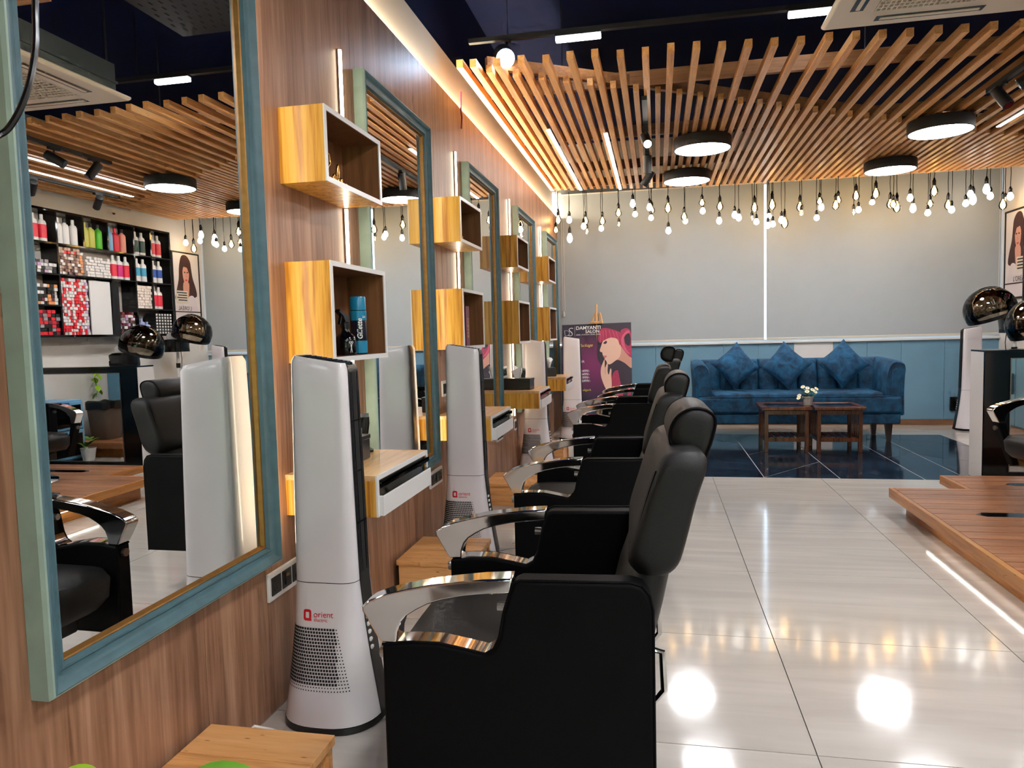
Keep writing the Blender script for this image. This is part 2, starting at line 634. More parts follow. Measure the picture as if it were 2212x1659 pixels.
def poly_part(name, pts, fn, mat, parent):
    me = bpy.data.meshes.new(name)
    me.from_pydata([tuple(fn(u, v)) for u, v in pts], [], [tuple(range(len(pts)))])
    me.materials.append(M[mat] if isinstance(mat, str) else mat)
    o = bpy.data.objects.new(name, me)
    COL.objects.link(o)
    o.parent = parent
    return o


def smooth_poly(pts, n=4, closed=True):
    """Catmull-Rom through 2D points"""
    out = []
    m = len(pts)
    rng = range(m) if closed else range(m - 1)
    for i in rng:
        p0 = pts[(i - 1) % m] if closed or i > 0 else pts[0]
        p1 = pts[i]
        p2 = pts[(i + 1) % m]
        p3 = pts[(i + 2) % m] if closed or i + 2 < m else pts[-1]
        for k in range(n):
            t = k / n
            out.append(tuple(0.5 * ((2 * b) + (-a + c) * t + (2 * a - 5 * b + 4 * c - d) * t * t + (-a + 3 * b - 3 * c + d) * t ** 3) for a, b, c, d in zip(p0, p1, p2, p3)))
    if not closed:
        out.append(tuple(pts[-1]))
    return out


ORD = ['first', 'second', 'third', 'fourth', 'fifth', 'sixth', 'seventh', 'eighth', 'ninth', 'tenth', 'eleventh', 'twelfth', 'thirteenth', 'fourteenth', 'fifteenth', 'sixteenth', 'seventeenth', 'eighteenth', 'nineteenth', 'twentieth']
TENS = {2: 'twenty', 3: 'thirty', 4: 'forty', 5: 'fifty', 6: 'sixty', 7: 'seventy'}
TENTH = {3: 'thirtieth', 4: 'fortieth', 5: 'fiftieth', 6: 'sixtieth', 7: 'seventieth'}


def ordinal(n):
    if n <= 20:
        return ORD[n - 1]
    t, u = divmod(n, 10)
    return TENTH[t] if u == 0 else TENS[t] + '-' + ORD[u - 1]


# ------------------------------------------------------------------ the setting
RX, BY, NY, CZ = 5.0, 9.12, -4.6, 3.5          # right wall, back wall, rear wall, ceiling
DK = (1.2, 4.12, 5.895, 8.30)                    # black marble area x0 x1 y0 y1

floor = struct(MB().box(-0.2, RX + 0.2, NY - 0.2, BY + 0.3, -0.12, -0.006).build('floor', 'grout'))
xs = [1.626 + 0.812 * k for k in range(-3, 6)]
ys = [2.035 + 0.772 * k for k in range(-9, 11)]
regions = [(-0.05, RX, NY, DK[2]), (-0.05, DK[0], DK[2], DK[3]), (DK[1], RX, DK[2], DK[3]), (-0.05, RX, DK[3], BY)]
tile_cache = {}
for i in range(len(xs) - 1):
    for j in range(len(ys) - 1):
        for a in regions:
            x0, x1, y0, y1 = max(xs[i], a[0]), min(xs[i + 1], a[1]), max(ys[j], a[2]), min(ys[j + 1], a[3])
            if x1 - x0 < 0.02 or y1 - y0 < 0.02:
                continue
            k = (round(x1 - x0, 3), round(y1 - y0, 3))
            if k not in tile_cache:
                g = 0.0016
                tile_cache[k] = MB().box(g, k[0] - g, g, k[1] - g, -0.006, 0).mesh('floor_tile', 'tile')
            inst('floor_tile', tile_cache[k], floor, (x0, y0, 0))


def clip(poly, a, b, c):
    """keep a*x+b*y<=c"""
    out = []
    for i in range(len(poly)):
        p, q = poly[i], poly[(i + 1) % len(poly)]
        dp, dq = a * p[0] + b * p[1] - c, a * q[0] + b * q[1] - c
        if dp <= 0:
            out.append(p)
        if dp * dq < 0:
            t = dp / (dp - dq)
            out.append((p[0] + t * (q[0] - p[0]), p[1] + t * (q[1] - p[1])))
    return out


def inset(poly, d):
    n = len(poly)
    cx, cy = sum(p[0] for p in poly) / n, sum(p[1] for p in poly) / n
    out = poly
    for i in range(n):
        p, q = poly[i], poly[(i + 1) % n]
        nx, ny = q[1] - p[1], p[0] - q[0]
        l = math.hypot(nx, ny)
        if l < 1e-6:
            continue
        nx, ny = nx / l, ny / l
        if nx * (cx - p[0]) + ny * (cy - p[1]) > 0:
            nx, ny = -nx, -ny
        out = clip(out, nx, ny, nx * p[0] + ny * p[1] - d)
    return out


MB().box(DK[0] + 0.002, DK[1] - 0.002, DK[2] + 0.002, DK[3] - 0.002, -0.006, -0.0015).build('pale_grout_bed', 'grout_light', floor)
for x0, x1, sl, y_at, pitch in [(1.2, 2.02, -0.85, 7.09, 1.25), (2.02, 2.578, 1.30, 5.90, 1.05), (2.578, 3.18, -0.85, 7.37, 1.15), (3.18, 3.49, 0.87, 6.86, 1.2), (3.49, 4.12, -0.9, 7.0, 1.1)]:
    col = [(x0, DK[2]), (x1, DK[2]), (x1, DK[3]), (x0, DK[3])]
    cuts = [y_at + pitch * k for k in range(-4, 5)]
    for k in range(len(cuts) - 1):
        p = clip(col, sl, -1, sl * x0 - cuts[k])
        if len(p) >= 3:
            p = clip(p, -sl, 1, -sl * x0 + cuts[k + 1])
        if len(p) >= 3:
            p = inset(p, 0.0032)
        if len(p) >= 3:
            MB().prism(p, 'z', -0.005, 0).build('marble_tile', 'slate', floor)

# left wall: cream masonry with wood laminate boards in front of it
wl = struct(MB().box(-0.25, -0.06, NY, BY, 0, 2.92).build('wall_left', 'cream'))
MB().box(-0.25, -0.075, NY, BY, 2.921, CZ).build('upper_wall', 'navy', wl)
js = [-4.6, -3.9, -2.78, -1.66, -0.54, 0.575, 1.695, 2.83, 3.936, 5.05, 6.17, 7.29, 8.41, 9.115]
for a, b in zip(js, js[1:]):
    MB().box(-0.06, 0, a + 0.0012, b - 0.0012, 0.001, 2.61).build('wood_panel', 'panel_wood', wl)
tag(MB().box(-0.056, -0.044, -1, 9.05, 2.611, 2.621).build('cove_strip', 'cove'), 'warm hidden light strip along the top of the wooden wall', 'light strip')

wb = struct(MB().box(-0.1, RX + 0.1, BY + 0.02, BY + 0.14, 0, 0.985).build('wall_back', 'white_wall'))
MB().box(-0.1, RX + 0.1, BY + 0.02, BY + 0.14, 2.93, CZ).build('upper_wall', 'cream', wb)
pe = [0.0, 0.37, 0.78, 1.185, 1.602, 1.99, 2.398, 2.804, 3.243, 3.614, 3.983, 4.44, 5.0]
for a, b in zip(pe, pe[1:]):
    wp = abs(a - 2.804) < 1e-3
    MB().box(a + 0.0018, b - 0.0018, BY, BY + 0.02, 0.066, 0.985).build('wall_panel', 'white' if wp else 'blue_panel', wb)
struct(MB().box(0, RX, BY - 0.014, BY + 0.02, 0, 0.064).build('baseboard_back', 'base_brown', bevel=0.003))
struct(MB().box(0, RX, BY - 0.03, BY + 0.02, 0.985, 1.012).build('trim_1', 'white', bevel=0.004))
win = struct(MB().box(0, RX, BY + 0.10, BY + 0.14, 0.985, 1.03).box(0, RX, BY + 0.10, BY + 0.14, 2.88, 2.93).box(0, 0.06, BY + 0.10, BY + 0.14, 1.03, 2.88).box(2.56, 2.62, BY + 0.10, BY + 0.14, 1.03, 2.88).box(RX - 0.06, RX, BY + 0.10, BY + 0.14, 1.03, 2.88).build('window_1', 'white'))
for a, b in ((0.06, 2.56), (2.62, RX - 0.06)):
    MB().box(a, b, BY + 0.115, BY + 0.121, 1.03, 2.88).build('pane', 'pane', win)

wr = struct(MB().box(RX, RX + 0.15, NY, BY + 0.14, 0, CZ).build('wall_right', 'white_wall'))
struct(MB().box(RX - 0.012, RX, 5.9, BY, 0, 0.07).build('baseboard_right', 'white'))
wn = struct(MB().box(-0.25, RX + 0.15, NY - 0.15, NY, 2.6, CZ).box(-0.25, 1.2, NY - 0.15, NY, 0, 2.6).box(4.6, RX + 0.15, NY - 0.15, NY, 0, 2.6).build('wall_rear', 'white_wall'))
w2 = struct(MB().box(1.2, 1.26, NY - 0.1, NY - 0.04, 0, 2.6).box(2.87, 2.93, NY - 0.1, NY - 0.04, 0, 2.6).box(4.54, 4.6, NY - 0.1, NY - 0.04, 0, 2.6).box(1.26, 4.54, NY - 0.1, NY - 0.04, 2.54, 2.6).build('window_2', 'black_matt'))
for a, b in ((1.26, 2.87), (2.93, 4.54)):
    MB().box(a, b, NY - 0.075, NY - 0.067, 0.0, 2.54).build('pane', 'pane', w2)
struct(MB().box(-0.25, RX + 0.15, NY - 0.15, BY + 0.14, CZ, CZ + 0.1).build('ceiling', 'navy'))

# ------------------------------------------------------------------ styling stations along the wooden wall
PER = 1.645
STN = ['nearest', 'second', 'third', 'fourth', 'farthest']


def frame_sweep(prof, y0, y1, z0, z1):
    rings = [[(h, y0 + d, z0 + d), (h, y1 - d, z0 + d), (h, y1 - d, z1 - d), (h, y0 + d, z1 - d)] for d, h in prof]
    return MB().loft(rings, caps=False)


TEAL_PROF = [(0, 0.001), (0, 0.042), (0.005, 0.05), (0.013, 0.053), (0.021, 0.049), (0.028, 0.041), (0.040, 0.034), (0.050, 0.032), (0.055, 0.036), (0.060, 0.035), (0.064, 0.028), (0.067, 0.024)]
GOLD_PROF = [(0.067, 0.024), (0.070, 0.026), (0.074, 0.024), (0.080, 0.015), (0.082, 0.011)]
W_, H_ = 0.885, 1.785
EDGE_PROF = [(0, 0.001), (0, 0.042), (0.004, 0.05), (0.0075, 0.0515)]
TEAL_PROF = [(0.0075, 0.0515)] + [(d * 0.8, h) for d, h in TEAL_PROF[3:]]
GOLD_PROF = [(d * 0.8, h) for d, h in GOLD_PROF]
MY = [1.15, 2.85, 4.52, 6.17, 7.81]
teal_me = frame_sweep(TEAL_PROF, 0, W_, 0, H_).mesh('frame', 'teal', True, ang=25)
edge_me = frame_sweep(EDGE_PROF, 0, W_, 0, H_).mesh('outer_edge', 'teal_lit_edge', True, ang=25)
gold_me = frame_sweep(GOLD_PROF, 0, W_, 0, H_).mesh('gilded_liner', 'gold', True, ang=25)
glass_me = MB().box(0.002, 0.013, 0.055, W_ - 0.055, 0.055, H_ - 0.055).mesh('mirror_glass', 'mirror')
MIR_LAB = ['large teal framed wall mirror nearest the camera reflecting the product shelf',
           'teal framed wall mirror with slat ceiling reflection, second along the wooden wall',
           'teal framed wall mirror third along the wooden wall, behind the yellow shelf boxes',
           'teal framed wall mirror fourth along the wooden wall',
           'small looking teal framed wall mirror at the far end of the wooden wall']
for k in range(5):
    t = thing('wall_mirror', MIR_LAB[k], 'mirror', (0, MY[k], 0.49), 0, 'teal framed mirrors')
    inst('frame', teal_me, t)
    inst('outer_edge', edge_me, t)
    inst('gilded_liner', gold_me, t)
    inst('mirror_glass', glass_me, t)

# light strips left and right of each mirror, broken by the boxes
led_n = 0


def led_strip(y, segs, label):
    t = thing('light_strip', label, 'light strip', (0.0, y, segs[-1][0]), 0, 'vertical strips beside mirrors')
    for a, b in segs:
        ch = MB().box(0.0005, 0.006, -0.012, 0.012, a, b).build('channel', 'steel', t, off=(0, 0, segs[-1][0]))
        MB().tube([(0.009, 0, a + 0.002), (0.009, 0, b - 0.002)], 0.0065, 8).build('diffuser', 'led_warm', ch, off=(0, 0, segs[-1][0]))


full = [(0.5, 2.30)]
brk = [(1.937, 2.30), (1.437, 1.688), (0.737, 1.098), (0.48, 0.597)]
for k in range(5):
    if k > 0:
        led_strip(1.07 + PER * k, brk, 'glowing vertical strip touching the shelf boxes, just left of the %s mirror' % STN[k])
    if k < 4:
        led_strip((2.095 if k else 2.09) + PER * k, [(0.52, 2.28)], 'glowing vertical strip between the %s mirror and the shelf boxes on its right' % STN[k])


def shelf_box(k, y0, z0, z1, label):
    t = thing('shelf_box', label, 'wall shelf', (0, y0, z0), 0, 'yellow wall shelf boxes')
    w, h, d, th = 0.485, z1 - z0, 0.16, 0.016
    for nm, bx in (('side_board', (0.0005, d, 0, th, 0, h)), ('side_board', (0.0005, d, w - th, w, 0, h)), ('top_board', (0.0005, d, th, w - th, h - th, h)), ('bottom_board', (0.0005, d, th, w - th, 0, th))):
        MB().box(*bx).build(nm, 'oak', t)
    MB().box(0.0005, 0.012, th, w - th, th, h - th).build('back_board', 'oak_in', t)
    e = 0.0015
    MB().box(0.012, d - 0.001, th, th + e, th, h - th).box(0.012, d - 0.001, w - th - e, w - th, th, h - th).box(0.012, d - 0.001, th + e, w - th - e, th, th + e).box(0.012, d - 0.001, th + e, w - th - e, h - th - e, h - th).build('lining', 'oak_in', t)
    rings = [[(x, a, a), (x, w - a, a), (x, w - a, h - a), (x, a, h - a)] for x, a in ((d, 0), (d + 0.004, 0), (d + 0.004, th + 0.001), (d, th + 0.001))]
    MB().loft(rings, caps=False).build('white_edge', 'white', t)
    return t


def drawer_ledge(k, y0, label):
    t = thing('drawer_ledge', label, 'drawer shelf', (0, y0, 0.60), 0, 'drawer ledges under the shelf boxes')
    w, h, d = 0.52, 0.135, 0.315
    MB().box(0.0005, d, 0, w, h - 0.018, h).build('top_board', 'oak_x', t)
    MB().box(0.0005, d, 0, 0.018, 0, h - 0.018).build('side_board', 'oak', t)
    MB().box(0.0005, d, w - 0.018, w, 0, h - 0.018).build('side_board', 'oak', t)
    MB().box(0.0005, d, 0.018, w - 0.018, 0, 0.016).build('bottom_board', 'oak', t)
    rings = [[(x, a, a), (x, w - a, a), (x, w - a, h - a), (x, a, h - a)] for x, a in ((d, 0), (d + 0.006, 0), (d + 0.006, 0.016), (d, 0.016))]
    MB().loft(rings, caps=False).build('white_edge', 'white', t)
    dr = MB().box(d + 0.002, d + 0.022, 0.012, w - 0.012, 0.002, 0.068).build('drawer', 'white', t, bevel=0.002)
    MB().box(d - 0.03, d - 0.004, 0.018, w - 0.018, 0.066, 0.118).box(d - 0.03, d + 0.018, 0.018, w - 0.018, 0.066, 0.071).box(d - 0.004, d + 0.018, 0.018, w - 0.018, 0.106, 0.111).box(d + 0.013, d + 0.018, 0.018, w - 0.018, 0.096, 0.111).build('handle_channel', 'black_gloss', dr)
    return t


def wall_plate(y0, z0, mods, label, name='socket_plate', zh=0.09):
    w = 0.022 + 0.066 * mods
    t = thing(name, label, 'socket', (0, y0, z0), 0)
    MB().box(0.0005, 0.010, 0, w, 0, zh).build('cover_plate', 'white', t, bevel=0.002)
    for i in range(mods):
        a = 0.013 + 0.066 * i
        s = MB().box(0.010, 0.0125, a, a + 0.058, 0.016, zh - 0.016).build('socket_insert', 'black_plastic', t, bevel=0.001)
        if i == 1:
            MB().box(0.0125, 0.016, a + 0.017, a + 0.041, 0.026, zh - 0.026).build('switch_rocker', 'black_gloss', s)
        else:
            q = MB()
            for yy, zz in ((0.029, 0.058), (0.018, 0.034), (0.040, 0.034)):
                q.cyl((0.0122, a + yy, zz), (0.0132, a + yy, zz), 0.0045, 8)
            q.build('pin_hole', 'hole', s)
    return t


UP_LAB = ['yellow oak shelf box holding a gold wire ornament, nearest upper one', 'upper yellow oak shelf box right of the second mirror, gold ornament inside', 'upper yellow oak shelf box right of the third mirror', 'upper yellow oak shelf box farthest along the wooden wall']
LO_LAB = ['lower yellow oak shelf box holding the blue foam can and spray bottle', 'lower yellow oak shelf box holding a tall maroon carton', 'lower yellow oak shelf box right of the third mirror', 'lower yellow oak shelf box farthest along the wooden wall']
LE_LAB = ['oak ledge with white drawer behind the nearest white tower fan', 'oak ledge with white drawer right of the second white tower fan', 'oak ledge with white drawer and grey tissue box, third along the wall', 'oak ledge with white drawer farthest along the wall beside the poster easel']
for k in range(4):
    shelf_box(k, 2.22 + PER * k, 1.69, 1.935, UP_LAB[k])
    shelf_box(k, 2.22 + PER * k, 1.10, 1.435, LO_LAB[k])
    drawer_ledge(k, 2.16 + PER * k, LE_LAB[k])
    wall_plate(2.012 + PER * k, 0.358, 3, 'white three gang socket plate below the %s mirror' % STN[k])
    wall_plate(2.70 + PER * k, 0.355, 1, 'single white socket under the right end of the %s drawer ledge' % STN[k])
for k in (1, 2):
    wall_plate(2.29 + PER * k, 0.83, 2, 'white two gang socket above the %s drawer ledge' % STN[k])


# gold ornaments (wire script)
def gold_wire(y, parent_z, sc, label, kind):
    t = thing('gold_ornament', label, 'ornament', (0.12, y, parent_z), 0, 'gold wire ornaments')
    if kind == 0:
        p = [(0, 0.004), (0.0, 0.05), (0.012, 0.088), (0.034, 0.095), (0.042, 0.07), (0.02, 0.045), (0.035, 0.02), (0.06, 0.006), (0.075, 0.02), (0.07, 0.035), (0.062, 0.02), (0.085, 0.008), (0.095, 0.05), (0.105, 0.075), (0.11, 0.05), (0.105, 0.012), (0.125, 0.008), (0.135, 0.025), (0.128, 0.03), (0.13, 0.01), (0.155, 0.008), (0.165, 0.022), (0.18, 0.006), (0.195, 0.02), (0.21, 0.006), (0.225, 0.014)]
    else:
        p = [(0.0, 0.075), (0.012, 0.05), (0.028, 0.085), (0.022, 0.04), (0.012, 0.006), (0.035, 0.02), (0.05, 0.04), (0.062, 0.02), (0.05, 0.006), (0.04, 0.02), (0.07, 0.035), (0.076, 0.01), (0.09, 0.008), (0.1, 0.034), (0.106, 0.008), (0.125, 0.012)]
    p = smooth_poly([(a * sc, b * sc) for a, b in p], 5, False)
    MB().tube([(0, a, max(0.0045, b)) for a, b in p], 0.0042, 8).build('wire_script', 'gold_shiny', t, smooth=True, ang=60)


gold_wire(2.30, 1.7075, 1.0, 'gold wire script ornament in the nearest upper shelf box', 0)
gold_wire(3.95, 1.7075, 1.0, 'gold wire script ornament in the second upper shelf box', 1)
gold_wire(5.58, 1.7075, 1.0, 'gold wire script ornament in the third upper shelf box', 1)


# bottles and cartons inside the lower boxes
def lathe_part(name, prof, mat, parent, n=20, c=(0, 0, 0), smooth=True):
    return MB().lathe(prof, n, c).build(name, mat, parent, smooth=smooth)


t = thing('foam_can', 'blue and dark shaving foam can with white lettering in shelf box', 'can', (0.105, 2.565, 1.1175))
t.scale = (1.15, 1.15, 1.07)
cm('can_blue', 20, 130, 168, 0.25)
cm('can_dark', 18, 22, 40, 0.25)
lathe_part('can_body', [(0.024, 0), (0.0265, 0.004), (0.0265, 0.15), (0.024, 0.154)], 'can_dark', t, 24)
lathe_part('lower_band', [(0.0267, 0.004), (0.0268, 0.006), (0.0268, 0.045), (0.0267, 0.047)], 'can_blue', t, 24)
lathe_part('upper_band', [(0.0267, 0.118), (0.0268, 0.120), (0.0268, 0.150), (0.0267, 0.152)], 'can_blue', t, 24)
lathe_part('cap', [(0.0262, 0.154), (0.0262, 0.196), (0.024, 0.201), (0.0, 0.202)], 'can_blue', t, 24)


def on_can(a0, r):
    def fn(u, v):
        a = a0 - v / r
        return (r * math.cos(a), r * math.sin(a), 0.052 + u)
    return fn


text_part('Gillette', 0.024, on_can(-0.75, 0.0272), 'print_white', t, bold=0.0004, shear=0.2)
text_part('3X', 0.011, lambda u, v: (0.0272 * math.cos(-0.7 + u / 0.0272), 0.0272 * math.sin(-0.7 + u / 0.0272), 0.126 + v), 'print_white', t)

t = thing('spray_bottle', 'black trigger spray bottle with white scissors print in shelf box', 'bottle', (0.10, 2.455, 1.1175))
lathe_part('body', [(0.036, 0), (0.038, 0.004), (0.038, 0.052), (0.034, 0.066), (0.018, 0.082), (0.014, 0.09), (0.014, 0.102)], 'black_gloss', t, 24)
lathe_part('collar', [(0.0165, 0.100), (0.0165, 0.118), (0.012, 0.12)], 'black_plastic', t)
MB().prism([(-0.014, 0.118), (0.016, 0.118), (0.02, 0.14), (-0.055, 0.165), (-0.066, 0.155), (-0.03, 0.14)], 'x', -0.009, 0.009).build('trigger_head', 'black_plastic', t, bevel=0.003)
MB().prism([(-0.028, 0.145), (-0.036, 0.145), (-0.052, 0.112), (-0.046, 0.11)], 'x', -0.005, 0.005).build('trigger', 'black_plastic', t, bevel=0.001)


def scis(u, v):
    a = -0.62 + u / 0.0385
    return (0.0386 * math.cos(a), 0.0386 * math.sin(a), 0.03 + v)


for sg in (-1, 1):
    poly_part('scissor_blade', [(sg * -0.0045, -0.02), (sg * -0.0028, -0.021), (sg * 0.004, 0.012), (sg * 0.0022, 0.0125)], scis, 'print_white', t)
    ringp = [(sg * 0.0045 + 0.0042 * math.cos(a), 0.0165 + 0.0042 * math.sin(a)) for a in [2 * PI * i / 14 for i in range(15)]]
    inn = [(sg * 0.0045 + 0.0026 * math.cos(a), 0.0165 + 0.0026 * math.sin(a)) for a in [2 * PI * i / 14 for i in range(14, -1, -1)]]
    poly_part('scissor_ring', ringp + inn, scis, 'print_white', t)

cm('maroon', 112, 22, 52, 0.35)
t = thing('maroon_carton', 'tall maroon carton with pale vertical lettering in the second lower box', 'carton', (0.11, 3.985, 1.1175))
MB().box(-0.035, 0.035, 0, 0.075, 0, 0.225).build('carton_body', 'maroon', t, bevel=0.001)
text_part('ENZO', 0.042, lambda u, v: (0.0356, 0.055 - v, 0.045 + u), 'print_yellow', t)
t = thing('white_flask', 'small white pump flask beside the maroon carton', 'bottle', (0.11, 3.935, 1.1175))
lathe_part('body', [(0.018, 0), (0.019, 0.003), (0.019, 0.07), (0.008, 0.08), (0.008, 0.09)], 'white', t)
lathe_part('pump', [(0.009, 0.09), (0.009, 0.105), (0.003, 0.107), (0.003, 0.12), (0.012, 0.121), (0.012, 0.128), (0, 0.129)], 'white', t)
t = thing('dark_bottle', 'dark trigger bottle inside the third lower shelf box', 'bottle', (0.11, 5.62, 1.1175))
lathe_part('body', [(0.03, 0), (0.032, 0.004), (0.032, 0.06), (0.014, 0.08), (0.014, 0.1)], 'black_gloss', t)
MB().prism([(-0.014, 0.1), (0.016, 0.1), (0.02, 0.125), (-0.05, 0.14), (-0.056, 0.13), (-0.025, 0.12)], 'x', -0.009, 0.009).build('trigger_head', 'black_plastic', t, bevel=0.003)
t = thing('round_brush', 'brown round hairbrush in the farthest lower shelf box', 'brush', (0.11, 7.32, 1.1175))
MB().tube([(0, 0, 0.05), (0, 0, 0.15)], 0.035, 14).build('brush_barrel', 'walnut', t, smooth=True)
MB().tube([(0, 0, 0), (0, 0, 0.05)], [0.03, 0.016], 12).build('handle', 'walnut', t, smooth=True)


def tissue_box(x, y, z, rot, label):
    t = thing('tissue_box', label, 'tissue box', (x, y, z), rot, 'grey tissue boxes')
    MB().box(-0.06, 0.06, -0.12, 0.12, 0, 0.085).build('box_body', 'tissue_box', t, bevel=0.004)
    MB().box(-0.062, 0.062, -0.122, 0.122, 0.072, 0.088).build('lid_rim', 'tissue_box', t, bevel=0.002)
    q = MB()
    for i in range(5):
        a0 = i * 0.6
        rings = []
        for s in range(5):
            f = s / 4
            rr = 0.03 + 0.045 * f
            rings.append([(rr * (0.6 + 0.5 * math.sin(3 * th + a0 + f)) * math.cos(th) * 0.6 + 0.01 * math.sin(a0), rr * (0.8 + 0.4 * math.cos(2 * th + a0)) * math.sin(th), 0.086 + 0.10 * f * (0.8 + 0.25 * math.sin(2 * th + a0))) for th in [2 * PI * j / 14 for j in range(14)]])
        if i == 0:
            q.loft(rings, caps=True)
    q.build('tissue', 'tissue', t, smooth=True, ang=60)
    return t


tissue_box(0.10, 2.38, 0.736, 0.0, 'grey tissue box on the nearest drawer ledge')
tissue_box(0.10, 4.10, 0.736, 0.0, 'grey tissue box on the second drawer ledge')
tissue_box(0.11, 5.66, 0.736, 1.45, 'grey tissue box on the third drawer ledge')
tissue_box(0.11, 7.35, 0.736, 0.3, 'dark tissue box on the farthest drawer ledge')

cm('label_green', 40, 140, 70, 0.4)


def white_spray(x, y, z, label):
    t = thing('spray_bottle', label, 'bottle', (x, y, z), 0.0)
    lathe_part('body', [(0.028, 0), (0.03, 0.004), (0.03, 0.10), (0.012, 0.125), (0.012, 0.135)], 'white', t)
    lathe_part('green_label', [(0.0303, 0.03), (0.0305, 0.031), (0.0305, 0.075), (0.0303, 0.076)], 'label_green', t)
    MB().prism([(-0.014, 0.135), (0.016, 0.135), (0.018, 0.16), (-0.05, 0.172), (-0.055, 0.162), (-0.025, 0.152)], 'x', -0.008, 0.008).build('trigger_head', 'label_green', t, bevel=0.003)


def clipper(x, y, z, label):
    t = thing('hair_clipper', label, 'clipper', (x, y, z), 0.6)
    MB().loft([[(dx + 0.018 * math.cos(a) * s, 0.015 * math.sin(a) * s, h) for a in [2 * PI * i / 12 for i in range(12)]] for h, s, dx in ((0, 0.9, 0), (0.01, 1.1, 0), (0.06, 1.0, 0.003), (0.11, 1.15, 0.008), (0.135, 0.9, 0.012))]).build('clipper_body', 'black_plastic', t, smooth=True)
    MB().box(-0.004, 0.026, -0.004, 0.004, 0.135, 0.15).build('blade', 'steel', t)
    MB().box(-0.035, 0.035, -0.03, 0.03, 0, 0.012).build('charging_stand', 'black_plastic', t, bevel=0.003)


white_spray(0.075, 2.55, 0.736, 'white spray bottle with green label on the nearest ledge')
clipper(0.08, 2.62, 0.736, 'black hair clipper standing on the nearest drawer ledge')
white_spray(0.06, 5.85, 0.736, 'white spray bottle with green top on the third ledge')
clipper(0.10, 5.93, 0.736, 'black hair clipper standing on the third drawer ledge')

# red charger plugged below the second ledge
t = thing('red_charger', 'red plug with hanging black cord in the socket past the second ledge', 'charger', (0.013, 4.39, 0.385))
MB().box(0, 0.045, -0.02, 0.03, -0.02, 0.03).build('plug_body', 'red_plastic', t, bevel=0.008)
MB().tube([(0.03, 0.0, -0.02), (0.05, -0.02, -0.12), (0.05, -0.06, -0.20), (0.05, -0.10, -0.17), (0.04, -0.10, -0.05), (0.025, -0.07, 0.0)], 0.003, 6).build('cord', 'black_plastic', t, smooth=True)

# ------------------------------------------------------------------ tower fans
ZS = [0.0, 0.02, 0.1, 0.2, 0.3, 0.44, 0.8, 1.10, 1.118]
AS = [0.158, 0.156, 0.143, 0.127, 0.114, 0.102, 0.095, 0.090, 0.082]
BS = [0.150, 0.148, 0.133, 0.113, 0.095, 0.078, 0.066, 0.060, 0.053]


def lerp_tab(z, T):
    for i in range(len(ZS) - 1):
        if z <= ZS[i + 1]:
            f = (z - ZS[i]) / (ZS[i + 1] - ZS[i])
            return T[i] + f * (T[i + 1] - T[i])
    return T[-1]


PS = [2.5, 2.5, 2.6, 2.9, 3.3, 4.5, 6.0, 6.0, 6.0]


def fan_pt(th, z, off=0.0):
    a, b = lerp_tab(z, AS) + off, lerp_tab(z, BS) + off
    c, s = math.cos(th), math.sin(th)
    p = 2 / lerp_tab(z, PS)
    x, y = a * math.copysign(abs(c) ** p, c), b * math.copysign(abs(s) ** p, s)
    return (x, y, z - 0.17 * x * (z / 1.118) ** 5)


def fan_face(x, z, off=0.0009):
    """point on the side facing -y at local x"""
    a, b, p = lerp_tab(z, AS) + off, lerp_tab(z, BS) + off, lerp_tab(z, PS)
    x = max(-a, min(a, x))
    return (x, -b * max(0.0, 1 - abs(x / a) ** p) ** (1 / p), z - 0.17 * x * (z / 1.118) ** 5)


def fan_sector(t0, t1, n, z0, z1, off, thick=0.004):
    zs = sorted(set([z0, z1] + [z for z in ZS if z0 < z < z1] + [z0 + (z1 - z0) * i / 10 for i in range(11)]))
    q = MB()
    g = [[fan_pt(t0 + (t1 - t0) * k / n, z, off) for k in range(n + 1)] for z in zs]
    g2 = [[fan_pt(t0 + (t1 - t0) * k / n, z, off - thick) for k in range(n + 1)] for z in zs]
    m = len(zs)
    N = n + 1
    q.v = [p for r in g for p in r] + [p for r in g2 for p in r]
    B = m * N
    for i in range(m - 1):
        for k in range(n):
            a = i * N + k
            q.f.append((a, a + 1, a + N + 1, a + N))
            q.f.append((B + a, B + a + N, B + a + N + 1, B + a + 1))
        for k in (0, n):
            a = i * N + k
            q.f.append((a, a + N, B + a + N, B + a))
    for k in range(n):
        for i in (0, m - 1):
            a = i * N + k
            q.f.append((a, B + a, B + a + 1, a + 1))
    return q


FA = math.radians(9)
fan_shell = fan_sector(FA, 2 * PI - FA, 40, 0.022, 1.118, 0).mesh('side_shell', 'purifier_white', True, ang=50)
fan_front = fan_sector(-FA, FA, 12, 0.022, 1.112, 0.0035, 0.008).mesh('front_panel', 'black_plastic', True, ang=50)
fan_base = MB().loft([[fan_pt(2 * PI * k / 40, z, o) for k in range(40)] for z, o in ((0.0, -0.004), (0.002, 0.001), (0.02, 0.001), (0.024, -0.006))]).mesh('base', 'black_plastic', True)
q = MB()
for i in range(9):
    x = -0.07 + i * 0.0175
    hw = 0.044 if i < 7 else 0.036
    zt = 1.116 - 0.17 * x
    q.box(x, x + 0.006, -hw, hw, zt - 0.012, zt + 0.002)
fan_top = q.mesh('top_louvre', 'black_gloss')
fan_cap = MB().loft([[fan_pt(2 * PI * k / 40, 1.112, o) for k in range(40)] for o in (-0.004, -0.05)]).mesh('top_cap', 'black_plastic')
q = MB()
